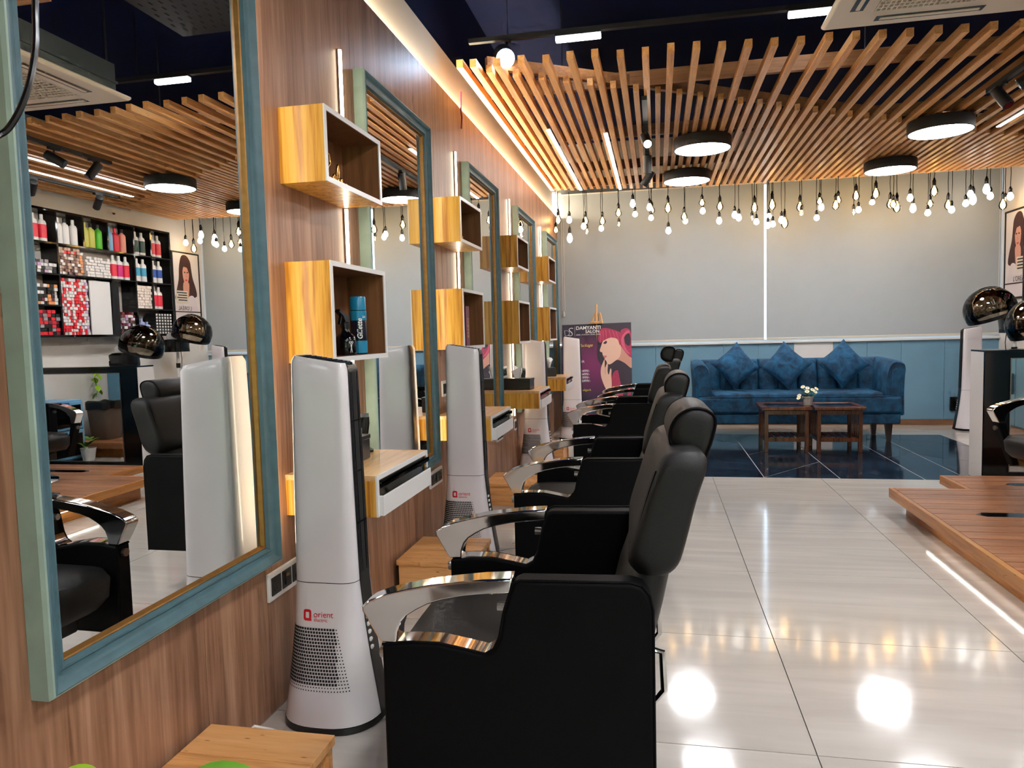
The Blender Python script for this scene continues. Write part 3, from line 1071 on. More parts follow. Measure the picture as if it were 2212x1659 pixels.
for k in range(7):
    t0, t1 = FA * (-0.9 + k * 0.27), FA * (-0.9 + (k + 0.5) * 0.27)
    for i in range(24):
        z0, z1 = 0.46 + i * 0.0265, 0.46 + (i + (0.8 if i % 6 == 5 else 1)) * 0.0265
        q.add([fan_pt(t0, z0, 0.0043), fan_pt(t1, z0, 0.0043), fan_pt(t1, z1, 0.0043), fan_pt(t0, z1, 0.0043)], [(0, 1, 2, 3)])
fan_slots = q.mesh('outlet_slot', 'hole')
q = MB()
for r in range(19):
    z = 0.302 - r * 0.0098
    al = lerp_tab(z, AS)
    # columns are spaced evenly along the curved skin
    xr = 0.046 + 0.0024 * r
    xs_, x_, prev_ = [], xr, None
    while x_ > -al * 0.985 and len(xs_) < 27:
        xs_.append(x_)
        p_ = fan_face(x_, z)
        st_ = 0.0092
        n_ = fan_face(x_ - st_, z)
        while math.hypot(n_[0] - p_[0], n_[1] - p_[1]) > 0.0094 and st_ > 0.0008:
            st_ *= 0.9
            n_ = fan_face(x_ - st_, z)
        x_ -= st_
    for c, x0 in enumerate(xs_):
        edge = c < 1 + r // 5 or c > len(xs_) - 3 or r > 16
        s = 0.0018 if edge else 0.0035
        e = [x0 - s, x0 + s]
        q.add([fan_face(e[0], z - s), fan_face(e[1], z - s), fan_face(e[1], z + s), fan_face(e[0], z + s)], [(0, 1, 2, 3)])
fan_holes = q.mesh('intake_grille', 'hole')
fan_seam = MB().loft([[fan_pt(FA + (2 * PI - 2 * FA) * k / 40, z, 0.0005) for k in range(41)] for z in (0.439, 0.4412)], caps=False).mesh('seam', 'ink')
btn = MB().lathe([(0.0075, 0), (0.0075, 0.003), (0.006, 0.004), (0, 0.004)], 14)
btn.xf(lambda p: Vector((p.z, p.x, p.y)))
btn_me = btn.mesh('button', 'white', True)


def fan_uv(x0, z0, off=0.0012):
    return lambda u, v: fan_face(x0 + u, z0 + v, off)


def mesh_from(name, vs, fs, mat):
    me = bpy.data.meshes.new(name)
    me.from_pydata(vs, [], fs)
    me.materials.append(M[mat])
    return me


def txt_me(s, size, fn, mat, **k):
    vs, fs = text_geo(s, size, **k)
    return mesh_from('lettering', [fn(a[0], a[1]) for a in vs], fs, mat)


ft1 = txt_me('orient', 0.026, fan_uv(-0.028, 0.338), 'brand_red')
ft2 = txt_me('electric', 0.015, fan_uv(-0.027, 0.325), 'brand_red')


def rsq(w, h, r, n=4):
    o = []
    for cx, cy, a in ((w - r, h - r, 0), (-w + r, h - r, 90), (-w + r, -h + r, 180), (w - r, -h + r, 270)):
        for i in range(n + 1):
            t = math.radians(a + 90 * i / n)
            o.append((cx + r * math.cos(t), cy + r * math.sin(t)))
    return o


lo, li = rsq(0.013, 0.017, 0.007), rsq(0.006, 0.009, 0.002)
fl = fan_uv(-0.048, 0.343)
n_ = len(lo)
lv = [fl(*p) for p in lo] + [fl(*p) for p in li] + [fl(*p) for p in ((0.002, -0.017), (0.014, -0.017), (0.014, -0.012), (0.006, -0.008))]
lf = [(i, (i + 1) % n_, (i + 1) % n_ + n_, i + n_) for i in range(n_)] + [(2 * n_, 2 * n_ + 1, 2 * n_ + 2, 2 * n_ + 3)]
fan_logo = mesh_from('logo', lv, lf, 'brand_red')


def tower_fan(x, y, rot, label):
    t = thing('tower_fan', label, 'tower fan', (x, y, 0), rot, 'white and black tower fans')
    sh = inst('side_shell', fan_shell, t)
    fp = inst('front_panel', fan_front, t)
    inst('base', fan_base, t)
    tc = inst('top_cap', fan_cap, t)
    tl = inst('top_louvre', fan_top, tc)
    tl['kind'] = 'stuff'
    s = inst('outlet_slot', fan_slots, fp)
    s['kind'] = 'stuff'
    h = inst('intake_grille', fan_holes, sh)
    h['kind'] = 'stuff'
    inst('seam', fan_seam, sh)
    for me in (ft1, ft2):
        inst('lettering', me, sh)
    inst('logo', fan_logo, sh)
    for i in range(5):
        p = fan_pt(-0.085, 0.322 - 0.024 * i, 0.004)
        inst('button', btn_me, fp, p, (0, 0.12, -0.35))
    return t


tower_fan(0.203, 2.065, 0, 'white tower fan with red logo standing by the nearest mirror and footrest')
tower_fan(0.20, 3.715, 0, 'white tower fan between the second mirror and its drawer ledge')
tower_fan(0.165, 6.20, 0, 'white tower fan past the third drawer ledge')
tower_fan(0.285, 7.95, 0, 'white tower fan farthest along the wooden wall, in front of the poster')
tower_fan(4.56, 8.72, PI, 'tower fan with black front in the far right corner behind the partition')

# ------------------------------------------------------------------ footrests


def footrest(y0, label):
    t = thing('footrest', label, 'footrest', (0.02, y0, 0), 0, 'pine footrest blocks under the mirrors')
    w, d, h = 0.35, 0.40, 0.155
    for i in range(3):
        a = i * d / 3
        MB().box(0, w * 1.02, a + 0.0008, a + d / 3 - 0.0008, h - 0.024, h).build('top_plank', 'bench', t, bevel=0.0015)
    MB().box(0.01, w, 0.006, 0.026, 0, h - 0.024).build('side_board', 'bench', t)
    MB().box(0.01, w, d - 0.026, d - 0.006, 0, h - 0.024).build('side_board', 'bench', t)
    MB().box(w - 0.03, w - 0.01, 0.026, d - 0.026, 0.0, h - 0.024).build('end_board', 'bench', t)


for k, y in enumerate((1.275, 3.08, 4.78, 6.375)):
    footrest(y, ['pine footrest block in the bottom left corner before the nearest tower fan', 'pine footrest block below the second mirror', 'pine footrest block below the third mirror', 'pine footrest block farthest along the wooden wall'][k])


# ------------------------------------------------------------------ salon chairs
def ring(xc, hd, hw, z, n=28, p=3.2, lean=0.0):
    o = []
    e = 2 / p
    for k in range(n):
        t = 2 * PI * k / n
        c, s = math.cos(t), math.sin(t)
        x = hd * math.copysign(abs(c) ** e, c)
        o.append((xc + x, hw * math.copysign(abs(s) ** e, s), z - lean * x))
    return o


PANEL = [(-0.29, 0.252), (-0.29, 0.552), (-0.224, 0.560), (-0.161, 0.560), (-0.10, 0.549), (-0.060, 0.541), (-0.040, 0.553), (-0.027, 0.580), (-0.016, 0.635), (0.004, 0.697), (0.02, 0.704), (0.25, 0.707), (0.275, 0.700), (0.290, 0.680), (0.296, 0.65), (0.296, 0.252)]
ARM = [(0.004, 0.708), (-0.06, 0.704), (-0.116, 0.697), (-0.18, 0.688), (-0.23, 0.677), (-0.28, 0.664), (-0.315, 0.650), (-0.334, 0.636), (-0.333, 0.625), (-0.318, 0.598), (-0.305, 0.575), (-0.293, 0.556), (-0.256, 0.556), (-0.254, 0.580), (-0.246, 0.602), (-0.232, 0.618), (-0.21, 0.632), (-0.185, 0.645), (-0.15, 0.656), (-0.10, 0.666), (-0.05, 0.672), (0.0, 0.675)]
LIP = [(-0.256, 0.5585), (-0.224, 0.5615), (-0.161, 0.5615), (-0.10, 0.5505), (-0.060, 0.5425), (-0.040, 0.5545), (-0.030, 0.576)]


BACK = [(0.245, 0.738), (0.256, 0.705), (0.285, 0.688), (0.325, 0.694), (0.352, 0.718), (0.368, 0.765), (0.392, 0.86), (0.414, 0.93), (0.410, 0.955), (0.385, 0.966), (0.345, 0.964), (0.318, 0.950), (0.300, 0.915), (0.272, 0.83)]
HEAD = [(0.350, 0.957), (0.339, 0.982), (0.343, 1.012), (0.360, 1.038), (0.390, 1.053), (0.424, 1.050), (0.444, 1.032), (0.442, 1.0), (0.430, 0.960), (0.418, 0.939), (0.385, 0.938)]
HC = (0.392, 0.996)


def pad(prof, hw, r):
    p = smooth_poly(prof, 3)
    cx, cz = sum(a for a, b in p) / len(p), sum(b for a, b in p) / len(p)
    e = max(math.hypot(a - cx, b - cz) for a, b in p)
    rings = []
    for i in range(5):
        t_ = PI / 2 * i / 4
        k = 1 - (r / e) * (1 - math.sin(t_)) * 1.3
        rings.append((-(hw - r) - r * math.cos(t_), k))
    rings = [(-hw, rings[0][1] * 0.6)] + rings + [(-y, k) for y, k in reversed(rings)] + [(hw, rings[0][1] * 0.6)]
    return MB().loft([[(cx + (a - cx) * k, y, cz + (b - cz) * k) for a, b in p] for y, k in rings])


def salon_chair(loc, rot, label, dz=0.0, head=0.0, tub=False):
    t = thing('salon_chair', label, 'salon chair', loc, rot, 'black salon chairs')
    O = (0, 0, -dz)
    for sg in (-1, 1):
        y0, y1 = (0.27, 0.33) if sg > 0 else (-0.33, -0.27)
        if not tub:
            sp = MB().prism(PANEL, 'y', y0, y1).build('side_panel', 'leather_side', t, off=O, bevel=0.008, seg=3, smooth=True, ang=50)
            ye = y1 if sg > 0 else y0
            MB().tube([(a, ye - sg * 0.004, b + (0.001 if b > 0.6 else 0)) for a, b in PANEL[1:]], 0.0032, 6).build('piping', 'leather_side', sp, off=O, smooth=True)
        else:
            sp = MB().prism([(-0.005, 0.35), (-0.005, 0.70), (0.25, 0.705), (0.285, 0.68), (0.27, 0.35)], 'y', y0, y1).build('side_panel', 'leather_side', t, off=O, bevel=0.008, seg=3, smooth=True, ang=50)
            MB().prism([(-0.30, 0.555), (-0.25, 0.555), (-0.16, 0.30), (-0.20, 0.30)], 'y', y0 + 0.005, y1 - 0.005).build('arm_post', 'leather_side', t, off=O, bevel=0.006)
        MB().prism(ARM, 'y', y0 + 0.002, y1 - 0.002).build('armrest', 'chrome', t, off=O, bevel=0.004, seg=2, smooth=True, ang=50)
        if not tub:
            st = [(a, b + 0.001) for a, b in LIP]
            MB().prism(st + [(a, b - 0.004) for a, b in reversed(st)], 'y', y0 + 0.006, y1 - 0.006).build('chrome_inlay', 'chrome', t, off=O, smooth=True, ang=50)
        MB().cyl((-0.034, (y0 + y1) / 2, 0.637), (-0.016, (y0 + y1) / 2, 0.637), 0.011, 12).build('bolt', 'steel', t, off=O)
        MB().cyl((-0.302, (y0 + y1) / 2, 0.525), (-0.288, (y0 + y1) / 2, 0.525), 0.014, 12).build('bolt', 'steel', t, off=O)
    MB().loft([ring(-0.01, 0.20, 0.21, 0.355, p=5), ring(-0.02, 0.255, 0.26, 0.365, p=6), ring(-0.03, 0.28, 0.268, 0.40, p=6), ring(-0.035, 0.285, 0.268, 0.46, p=6), ring(-0.03, 0.27, 0.26, 0.487, p=6), ring(-0.02, 0.21, 0.20, 0.497, p=5)]).build('seat', 'leather', t, off=O, smooth=True, ang=60)
    MB().loft([ring(0.222, 0.03, 0.20, 0.40), ring(0.228, 0.05, 0.248, 0.41), ring(0.242, 0.056, 0.256, 0.50), ring(0.272, 0.056, 0.256, 0.62), ring(0.295, 0.050, 0.248, 0.70), ring(0.300, 0.03, 0.2, 0.712)]).build('lower_backrest', 'leather', t, off=O, smooth=True, ang=60)
    bk = pad(BACK, 0.262, 0.035).build('upper_backrest', 'leather', t, off=O, smooth=True, ang=60)
    for sg in (-1, 1):
        pts = [(0.256, 0.715), (0.250, 0.745), (0.268, 0.81), (0.289, 0.88), (0.304, 0.925)]
        MB().tube([(a + 0.004, sg * 0.247, b) for a, b in pts], 0.003, 6).build('stitching', 'leather_side', bk, off=O, smooth=True)
    OH = (0, 0, -dz - head)
    hd = pad(HEAD, 0.142, 0.022).build('headrest', 'leather', t, off=OH, smooth=True, ang=60)
    for sg in (-1, 1):
        pr = smooth_poly([(HC[0] + (a - HC[0]) * 0.955, HC[1] + (b - HC[1]) * 0.955) for a, b in HEAD], 3)
        MB().tube([(a, sg * 0.134, b) for a, b in pr], 0.0032, 6, closed=True).build('piping', 'leather_side', hd, off=OH, smooth=True)
    MB().cyl((0.375, 0.04, 0.93), (0.392, 0.04, 0.975), 0.007, 8).cyl((0.375, -0.04, 0.93), (0.392, -0.04, 0.975), 0.007, 8).build('headrest_post', 'chrome', t, off=OH)
    MB().tube([(0.27, -0.16, 0.50), (0.318, -0.16, 0.49), (0.322, -0.16, 0.40), (0.30, -0.16, 0.372), (0.2, -0.16, 0.372), (0.2, 0.16, 0.372), (0.30, 0.16, 0.372), (0.322, 0.16, 0.40), (0.318, 0.16, 0.49), (0.27, 0.16, 0.50)], 0.008, 8).build('recline_bar', 'chrome', t, off=O, smooth=True)
    MB().box(-0.2, 0.2, -0.19, 0.19, 0.29, 0.355).build('seat_pan', 'black_matt', t, off=O, bevel=0.01)
    MB().lathe([(0.045, 0.03), (0.045, 0.16), (0.034, 0.165), (0.034, 0.30 + dz)], 20).build('hydraulic_column', 'chrome', t, smooth=True)
    MB().lathe([(0.27, 0.0), (0.275, 0.004), (0.27, 0.012), (0.15, 0.022), (0.06, 0.034), (0.045, 0.04)], 36).build('round_base', 'chrome', t, smooth=True)
    if tub:
        MB().loft([ring(0.0, 0.12, 0.14, 0.22, p=4), ring(0.0, 0.17, 0.19, 0.30, p=5), ring(-0.01, 0.25, 0.25, 0.40, p=6), ring(-0.01, 0.27, 0.254, 0.43, p=6)]).build('tub_body', 'leather_side', t, off=O, smooth=True)
    return t


salon_chair((0.887, 1.790, 0), 0.03, 'black salon chair nearest the camera beside the first tower fan', -0.045, -0.005)
salon_chair((0.895, 3.28, 0), 0.0, 'black salon chair second in the row along the wooden wall', -0.05, -0.008)
salon_chair((0.89, 5.53, 0), 0.0, 'black salon chair third in the row, before the poster easel', -0.05, 0.055)
salon_chair((1.0, 6.90, 0), 0.0, 'black salon chair farthest in the row, before the poster easel', -0.05, -0.004)
salon_chair((3.52, 4.50, 0.1565), 0.25, 'black salon chair on the wooden deck facing away from the wall shelf', -0.13, 0.0, tub=True)

# ------------------------------------------------------------------ sofa, cushions, tables
SX, SY = 1.585, 7.72
t = thing('sofa', 'dark blue velvet three seater sofa with channelled back on black marble', 'sofa', (SX, SY, 0))
SWD, SDP = 2.01, 0.74
MB().box(0.03, SWD - 0.03, 0.02, SDP - 0.04, 0.185, 0.29).build('base', 'velvet', t, bevel=0.012, seg=3, smooth=True)
MB().box(0.02, SWD - 0.02, 0.0, SDP - 0.16, 0.29, 0.465).build('seat_block', 'velvet', t, bevel=0.03, seg=4, smooth=True)
st = MB().box(0.19, SWD - 0.19, 0.012, SDP - 0.17, 0.44, 0.505).build('seat_cushion', 'velvet', t, bevel=0.025, seg=4, smooth=True)
MB().tube([(0.03, 0.02, 0.462), (0.3, 0.002, 0.467), (SWD - 0.3, 0.002, 0.467), (SWD - 0.03, 0.02, 0.462)], 0.006, 6).build('piping', 'velvet', st, smooth=True)
nch = 9
cw = (SWD - 0.20) / nch
chm = MB()
rr = []
for z, yy, dd in ((0.30, 0.50, 0.09), (0.46, 0.515, 0.095), (0.62, 0.53, 0.095), (0.74, 0.55, 0.09), (0.80, 0.565, 0.08), (0.825, 0.58, 0.06), (0.832, 0.60, 0.03)):
    rr.append([(cw / 2 + (cw / 2) * math.copysign(abs(math.cos(a)) ** 0.6, math.cos(a)), yy + 0.06 + dd * math.copysign(abs(math.sin(a)) ** 0.8, math.sin(a)), z) for a in [2 * PI * k / 20 for k in range(20)]])
chm.loft(rr)
ch_me = chm.mesh('back_channel', 'velvet', True, ang=60)
for i in range(nch):
    inst('back_channel', ch_me, t, (0.10 + cw * i, 0, 0))
for sg in (0, 1):
    ar = MB()
    secs = []
    for y, top in ((0.03, 0.80), (0.05, 0.815), (0.30, 0.825), (0.60, 0.835), (0.72, 0.835)):
        pr = [(0.0, 0.27), (0.005, 0.5), (-0.002, 0.66), (-0.012, top - 0.07), (-0.006, top - 0.03), (0.03, top - 0.004), (0.075, top), (0.11, top - 0.012), (0.14, top - 0.05), (0.155, top - 0.12), (0.165, 0.6), (0.17, 0.45), (0.17, 0.27)]
        secs.append([((x if sg == 0 else SWD - x), y, z) for x, z in pr])
    ar.loft(secs)
    a = ar.build('arm', 'velvet', t, smooth=True, bevel=0.008, ang=50)
    pr = [(0.002, 0.28), (0.006, 0.5), (0.0, 0.66), (-0.008, 0.73), (0.0, 0.772), (0.035, 0.795), (0.075, 0.80), (0.105, 0.788), (0.132, 0.75), (0.150, 0.68), (0.160, 0.6), (0.165, 0.47)]
    MB().tube([((x if sg == 0 else SWD - x), 0.03, z) for x, z in pr], 0.007, 6).build('piping', 'velvet', a, smooth=True)
    ip = [(0.03, 0.47), (0.03, 0.70), (0.07, 0.75), (0.11, 0.72), (0.12, 0.47)]
    MB().prism([((x if sg == 0 else SWD - x), z) for x, z in ip], 'y', 0.018, 0.032).build('arm_face', 'velvet', a, bevel=0.008, smooth=True)
for lx, ly in ((0.12, 0.10), (SWD - 0.12, 0.10), (0.12, SDP - 0.12), (SWD - 0.12, SDP - 0.12)):
    MB().loft([[(lx + dx * s, ly + dy * s + (0.0 if z else -0.012), z) for dx, dy in ((-1, -1), (1, -1), (1, 1), (-1, 1))] for s, z in ((0.018, 0.0), (0.032, 0.186))]).build('leg', 'dark_wood', t)


def cushion_mesh(s=0.36, n=14):
    q = MB()
    for side in (1, -1):
        g = []
        for i in range(n + 1):
            for j in range(n + 1):
                u, v = -1 + 2 * i / n, -1 + 2 * j / n
                k = (1 - u * u) * (1 - v * v)
                pin = 1 - 0.10 * (1 - u * u) * 0 - 0.10 * (abs(v) ** 4) * (1 - u * u) ** 1.0
                pin2 = 1 - 0.10 * (abs(u) ** 4) * (1 - v * v)
                x, y = u * s / 2 * pin2, v * s / 2 * pin
                r = (x - y) * 0.70710678
                w = (x + y) * 0.70710678
                g.append((r, side * 0.075 * k ** 0.42 + 0.004 * math.sin(9 * u + 3 * v) * k, w))
        fs = [(i * (n + 1) + j, (i + 1) * (n + 1) + j, (i + 1) * (n + 1) + j + 1, i * (n + 1) + j + 1) for i in range(n) for j in range(n)]
        q.add(g, fs)
    return q


for k, (cx, cz, rz, roll, lab) in enumerate(((2.03, 0.705, 0.12, 0.1, 'blue velvet cushion standing on its corner at the left end of the sofa'), (2.545, 0.70, 0.0, -0.06, 'blue velvet cushion standing on its corner in the middle of the sofa'), (3.11, 0.71, -0.08, 0.05, 'blue velvet cushion standing on its corner at the right end of the sofa'))):
    cu = cushion_mesh(0.375).build('cushion', 'velvet2', smooth=True, ang=70)
    cu.location = (cx, 8.09, cz + 0.068)
    cu.rotation_euler = (-0.22, roll, rz)
    tag(cu, lab, 'cushion', 'velvet sofa cushions')


def nest_table(x0, label):
    t = thing('coffee_table', label, 'table', (x0, 7.08, 0), 0, 'walnut side tables')
    w, d, h = 0.445, 0.47, 0.43
    rings = [[(a, a, z), (w - a, a, z), (w - a, d - a, z), (a, d - a, z)] for a, z in ((0.008, h - 0.035), (0, h - 0.028), (0, h - 0.012), (0.006, h), (0.055, h), (0.06, h - 0.006))]
    MB().loft(rings, caps=False).build('top_frame', 'walnut', t)
    MB().box(0.055, w - 0.055, 0.055, d - 0.055, h - 0.012, h - 0.004).build('glass_inset', 'table_glass', t)
    for lx in (0.025, w - 0.06):
        for ly in (0.025, d - 0.06):
            MB().box(lx, lx + 0.035, ly, ly + 0.035, 0, h - 0.033).build('leg', 'walnut', t, bevel=0.003)
    for yy in (0.03, d - 0.05):
        MB().box(0.06, w - 0.06, yy, yy + 0.02, h - 0.075, h - 0.035).build('apron', 'walnut', t)
        MB().box(0.06, w - 0.06, yy, yy + 0.02, 0.10, 0.135).build('rail', 'walnut', t)
    for xx in (0.03, w - 0.05):
        MB().box(xx, xx + 0.02, 0.06, d - 0.06, h - 0.075, h - 0.035).build('apron', 'walnut', t)
        MB().box(xx, xx + 0.02, 0.06, d - 0.06, 0.10, 0.135).build('rail', 'walnut', t)
        for i in range(5):
            yy = 0.095 + i * 0.066
            MB().box(xx + 0.004, xx + 0.014, yy, yy + 0.018, 0.135, h - 0.075).build('side_slat', 'walnut', t)
    for i in range(5):
        xx = 0.075 + i * 0.062
        MB().box(xx, xx + 0.042, 0.05, d - 0.05, 0.128, 0.14).build('shelf_slat', 'walnut', t)
    return t


nest_table(2.165, 'walnut coffee table with dark glass top, left of the pair')
nest_table(2.632, 'walnut coffee table with dark glass top, right of the pair')

t = thing('flower_pot', 'small grey pot of white daisies where the two coffee tables meet', 'plant', (2.60, 7.24, 0.431))
lathe_part('pot', [(0.036, 0), (0.038, 0.004), (0.046, 0.07), (0.052, 0.072), (0.052, 0.084), (0.046, 0.084), (0.044, 0.06)], 'pot_grey', t)
lathe_part('soil', [(0.044, 0.066), (0.0, 0.07)], 'soil', t)
rnd = random.Random(3)
for i in range(34):
    a, r, h = rnd.uniform(0, 2 * PI), rnd.uniform(0.01, 0.075), rnd.uniform(0.085, 0.15)
    c = Vector((r * math.cos(a), r * math.sin(a), h))
    u = Vector((math.cos(a + 1), math.sin(a + 1), 0.3)).normalized() * 0.018
    w = Vector((math.cos(a), math.sin(a), 0.4)) * 0.03
    p = [c - w * 0.5, c + u, c + w * 0.6, c - u]
    MB().add(p + [q + Vector((0, 0, 0.001)) for q in p], [(0, 1, 2, 3), (4, 5, 6, 7), (0, 1, 5, 4), (1, 2, 6, 5), (2, 3, 7, 6), (3, 0, 4, 7)]).build('leaf', 'leaf_dark' if i % 2 else 'leaf', t)
for i, (fx, fy, fz) in enumerate(((-0.05, -0.03, 0.175), (0.075, 0.0, 0.155), (0.03, -0.06, 0.15), (-0.085, -0.02, 0.07), (0.0, 0.02, 0.16), (0.055, -0.05, 0.13), (-0.02, -0.07, 0.135), (-0.075, 0.01, 0.09))):
    fl_ = MB()
    nv = Vector((fx, -0.09, 0.12)).normalized()
    uu = nv.cross(Vector((0, 0, 1))).normalized()
    vv = nv.cross(uu)
    c = Vector((fx, fy, fz))
    for k in range(9):
        a = 2 * PI * k / 9
        dv = uu * math.cos(a) + vv * math.sin(a)
        sv = uu * -math.sin(a) + vv * math.cos(a)
        fl_.add([c, c + dv * 0.016 + sv * 0.006, c + dv * 0.024 + nv * 0.004, c + dv * 0.016 - sv * 0.006], [(0, 1, 2, 3)])
    f = fl_.build('flower', 'petal', t)
    MB().sphere(c + nv * 0.002, 0.006, 8, 6).build('flower_eye', 'yellow', f)
    MB().tube([(fx * 0.3, fy * 0.3, 0.075), (fx * 0.7, fy * 0.7, fz * 0.7), tuple(c)], 0.0015, 5).build('stem', 'leaf_dark', f)

# ------------------------------------------------------------------ easel with salon poster
t = thing('easel', 'beech wooden tripod easel holding the salon poster', 'easel', (0.52, 8.5, 0))
OE = (0.52, 8.5, 0)
MB().tube([(0.50, 8.70, 1.50), (0.515, 8.47, 0.60), (0.52, 8.36, 0.18)], 0.014, 6).build('mast', 'easel', t, off=OE)
for sx in (-1, 1):
    MB().tube([(0.51 + sx * 0.03, 8.70, 1.40), (0.51 + sx * 0.38, 8.30, 0.012)], 0.014, 6).build('leg', 'easel', t, off=OE)
MB().tube([(0.51, 8.72, 1.40), (0.51, 9.04, 0.014)], 0.014, 6).build('leg', 'easel', t, off=OE)
MB().box(0.16, 0.90, 8.33, 8.39, 0.285, 0.318).build('tray', 'easel', t, off=OE, bevel=0.004)
MB().box(0.43, 0.575, 8.60, 8.66, 1.268, 1.30).build('clamp', 'easel', t, off=OE, bevel=0.008)

PB = Vector((0.105, 8.375, 0.32))
PU = Vector((0.815, 0.0, 0.012))
PV = Vector((-0.012, 0.255, 0.945))
PN = PU.cross(PV).normalized()


def post(lay):
    def fn(s, tt):
        return PB + PU * s + PV * (1 - tt) + PN * (0.0012 + 0.0004 * lay) - PB
    return fn


# poster print: dark violet with a magenta glow
m, nt, b = new_mat('poster_print')
tc = nt.nodes.new('ShaderNodeTexCoord')
mp = nt.nodes.new('ShaderNodeMapping')
mp.inputs['Location'].default_value = (-0.36, 0, -0.50)
L = nt.links.new
L(tc.outputs['Object'], mp.inputs['Vector'])
ln = nt.nodes.new('ShaderNodeVectorMath')
ln.operation = 'LENGTH'
L(mp.outputs[0], ln.inputs[0])
cr = nt.nodes.new('ShaderNodeValToRGB')
cr.color_ramp.elements[0].position = 0.0
cr.color_ramp.elements[0].color = srgb(150, 50, 108)
cr.color_ramp.elements[1].position = 0.42
cr.color_ramp.elements[1].color = srgb(42, 36, 56)
k_ = cr.color_ramp.elements.new(0.2)
k_.color = srgb(112, 42, 92)
L(ln.outputs['Value'], cr.inputs[0])
L(cr.outputs[0], b.inputs['Base Color'])
b.inputs['Roughness'].default_value = 0.4
M['poster'] = m
cm('hair_magenta', 168, 42, 82, 0.5, var=0.35, vscale=60)
cm('hair_pink', 206, 84, 116, 0.5, var=0.25, vscale=60)
cm('hair_dark', 44, 32, 48, 0.5, var=0.2, vscale=40)
cm('skin', 228, 186, 164, 0.5, var=0.05)
cm('skin_shade', 202, 146, 128, 0.5, var=0.05)
cm('lip', 206, 120, 122, 0.5)
pt = thing('salon_poster', 'dark violet salon price poster of a red haired woman on the easel', 'poster', tuple(PB))
bd = [PB, PB + PU, PB + PU + PV, PB + PV]
MB().add([tuple(p - PB) for p in bd] + [tuple(p - PB - PN * 0.005) for p in bd], [(0, 1, 2, 3), (7, 6, 5, 4), (0, 4, 5, 1), (1, 5, 6, 2), (2, 6, 7, 3), (3, 7, 4, 0)]).build('board', 'poster', pt)


def zp(pts):
    """poster-plane coordinates from fractions of a 1659 grid laid on the sheet"""
    out = []
    for x, y in pts:
        tt = (y - 75) / 1235
        xl = 180 + 95 * tt
        wd = 1175 + 35 * tt
        out.append(((x - xl) / wd, tt))
    return out


def pp(name, pts, mat, lay, sm=True):
    z = zp(pts)
    if sm:
        z = smooth_poly(z, 4)
    z = [(min(1, max(0, a)), min(1, max(0, b_))) for a, b_ in z]
    poly_part(name, z, post(lay), mat, pt)


pp('dark_hair', [(850, 150), (1340, 90), (1430, 600), (1470, 1260), (1120, 1285), (1000, 1050), (930, 760), (830, 600), (820, 330)], 'hair_dark', 1)
pp('neck', [(1060, 560), (1200, 430), (1415, 620), (1425, 770), (1300, 690), (1180, 640), (1100, 660)], 'skin_shade', 2)
pp('face', [(985, 300), (905, 350), (880, 420), (862, 490), (880, 512), (905, 520), (918, 560), (935, 575), (960, 590), (955, 625), (985, 650), (1010, 695), (1060, 702), (1130, 660), (1205, 600), (1225, 500), (1200, 400), (1120, 310)], 'skin', 3)
pp('fringe', [(845, 170), (950, 150), (1180, 220), (1230, 300), (1200, 420), (1150, 330), (1060, 300), (985, 310), (900, 350), (850, 370), (820, 300)], 'hair_magenta', 4)
for x0, y0, x1, y1, w in ((850, 190, 862, 370, 12), (885, 180, 905, 350, 12), (930, 175, 960, 322, 14), (990, 185, 1035, 300, 12), (1050, 200, 1110, 310, 12), (1110, 215, 1175, 350, 12)):
    pp('hair_strand', [(x0, y0), (x0 + w, y0), (x1 + w * 0.5, y1), (x1, y1)], 'hair_pink', 5, False)
pp('side_hair', [(1190, 200), (1290, 165), (1360, 220), (1390, 380), (1405, 600), (1330, 560), (1240, 460), (1205, 400), (1240, 330)], 'hair_magenta', 4)
pp('hair_strand', [(1215, 300), (1300, 200), (1345, 230), (1270, 320), (1290, 450), (1380, 560), (1300, 520), (1230, 420)], 'hair_pink', 5)
pp('dark_hair', [(1260, 300), (1330, 240), (1370, 330), (1360, 430), (1290, 400)], 'hair_dark', 6)
pp('eyelid', [(915, 385), (950, 392), (975, 372), (960, 345), (925, 365)], 'hair_dark', 6)
pp('lips', [(925, 572), (985, 572), (985, 590), (955, 610), (940, 596)], 'lip', 6)
pp('hand', [(955, 630), (930, 680), (905, 760), (910, 850), (940, 940), (1000, 1050), (1060, 1110), (1110, 1090), (1105, 960), (1090, 870), (1085, 790), (1065, 770), (1045, 860), (1020, 800), (1020, 720), (1000, 690), (975, 760), (965, 720)], 'skin', 5)
pp('finger_gap', [(968, 735), (976, 770), (985, 850), (992, 850), (985, 770)], 'skin_shade', 6)
pp('lower_hair', [(1110, 860), (1200, 800), (1300, 980), (1440, 1060), (1440, 1200), (1320, 1230), (1090, 1290), (1040, 1285), (1075, 1150), (1120, 1080)], 'hair_magenta', 3)
pp('dark_hair', [(1180, 700), (1230, 900), (1290, 1080), (1330, 1200), (1390, 1150), (1330, 900), (1260, 740)], 'hair_dark', 4)


def ptext(s, size, x, y, mat, **k):
    (s0, t0), = zp([(x, y)])
    f = post(7)
    text_part(s, size, lambda u, v: f(s0 + u / 0.815, t0 - v / 0.979), mat, pt, **k)


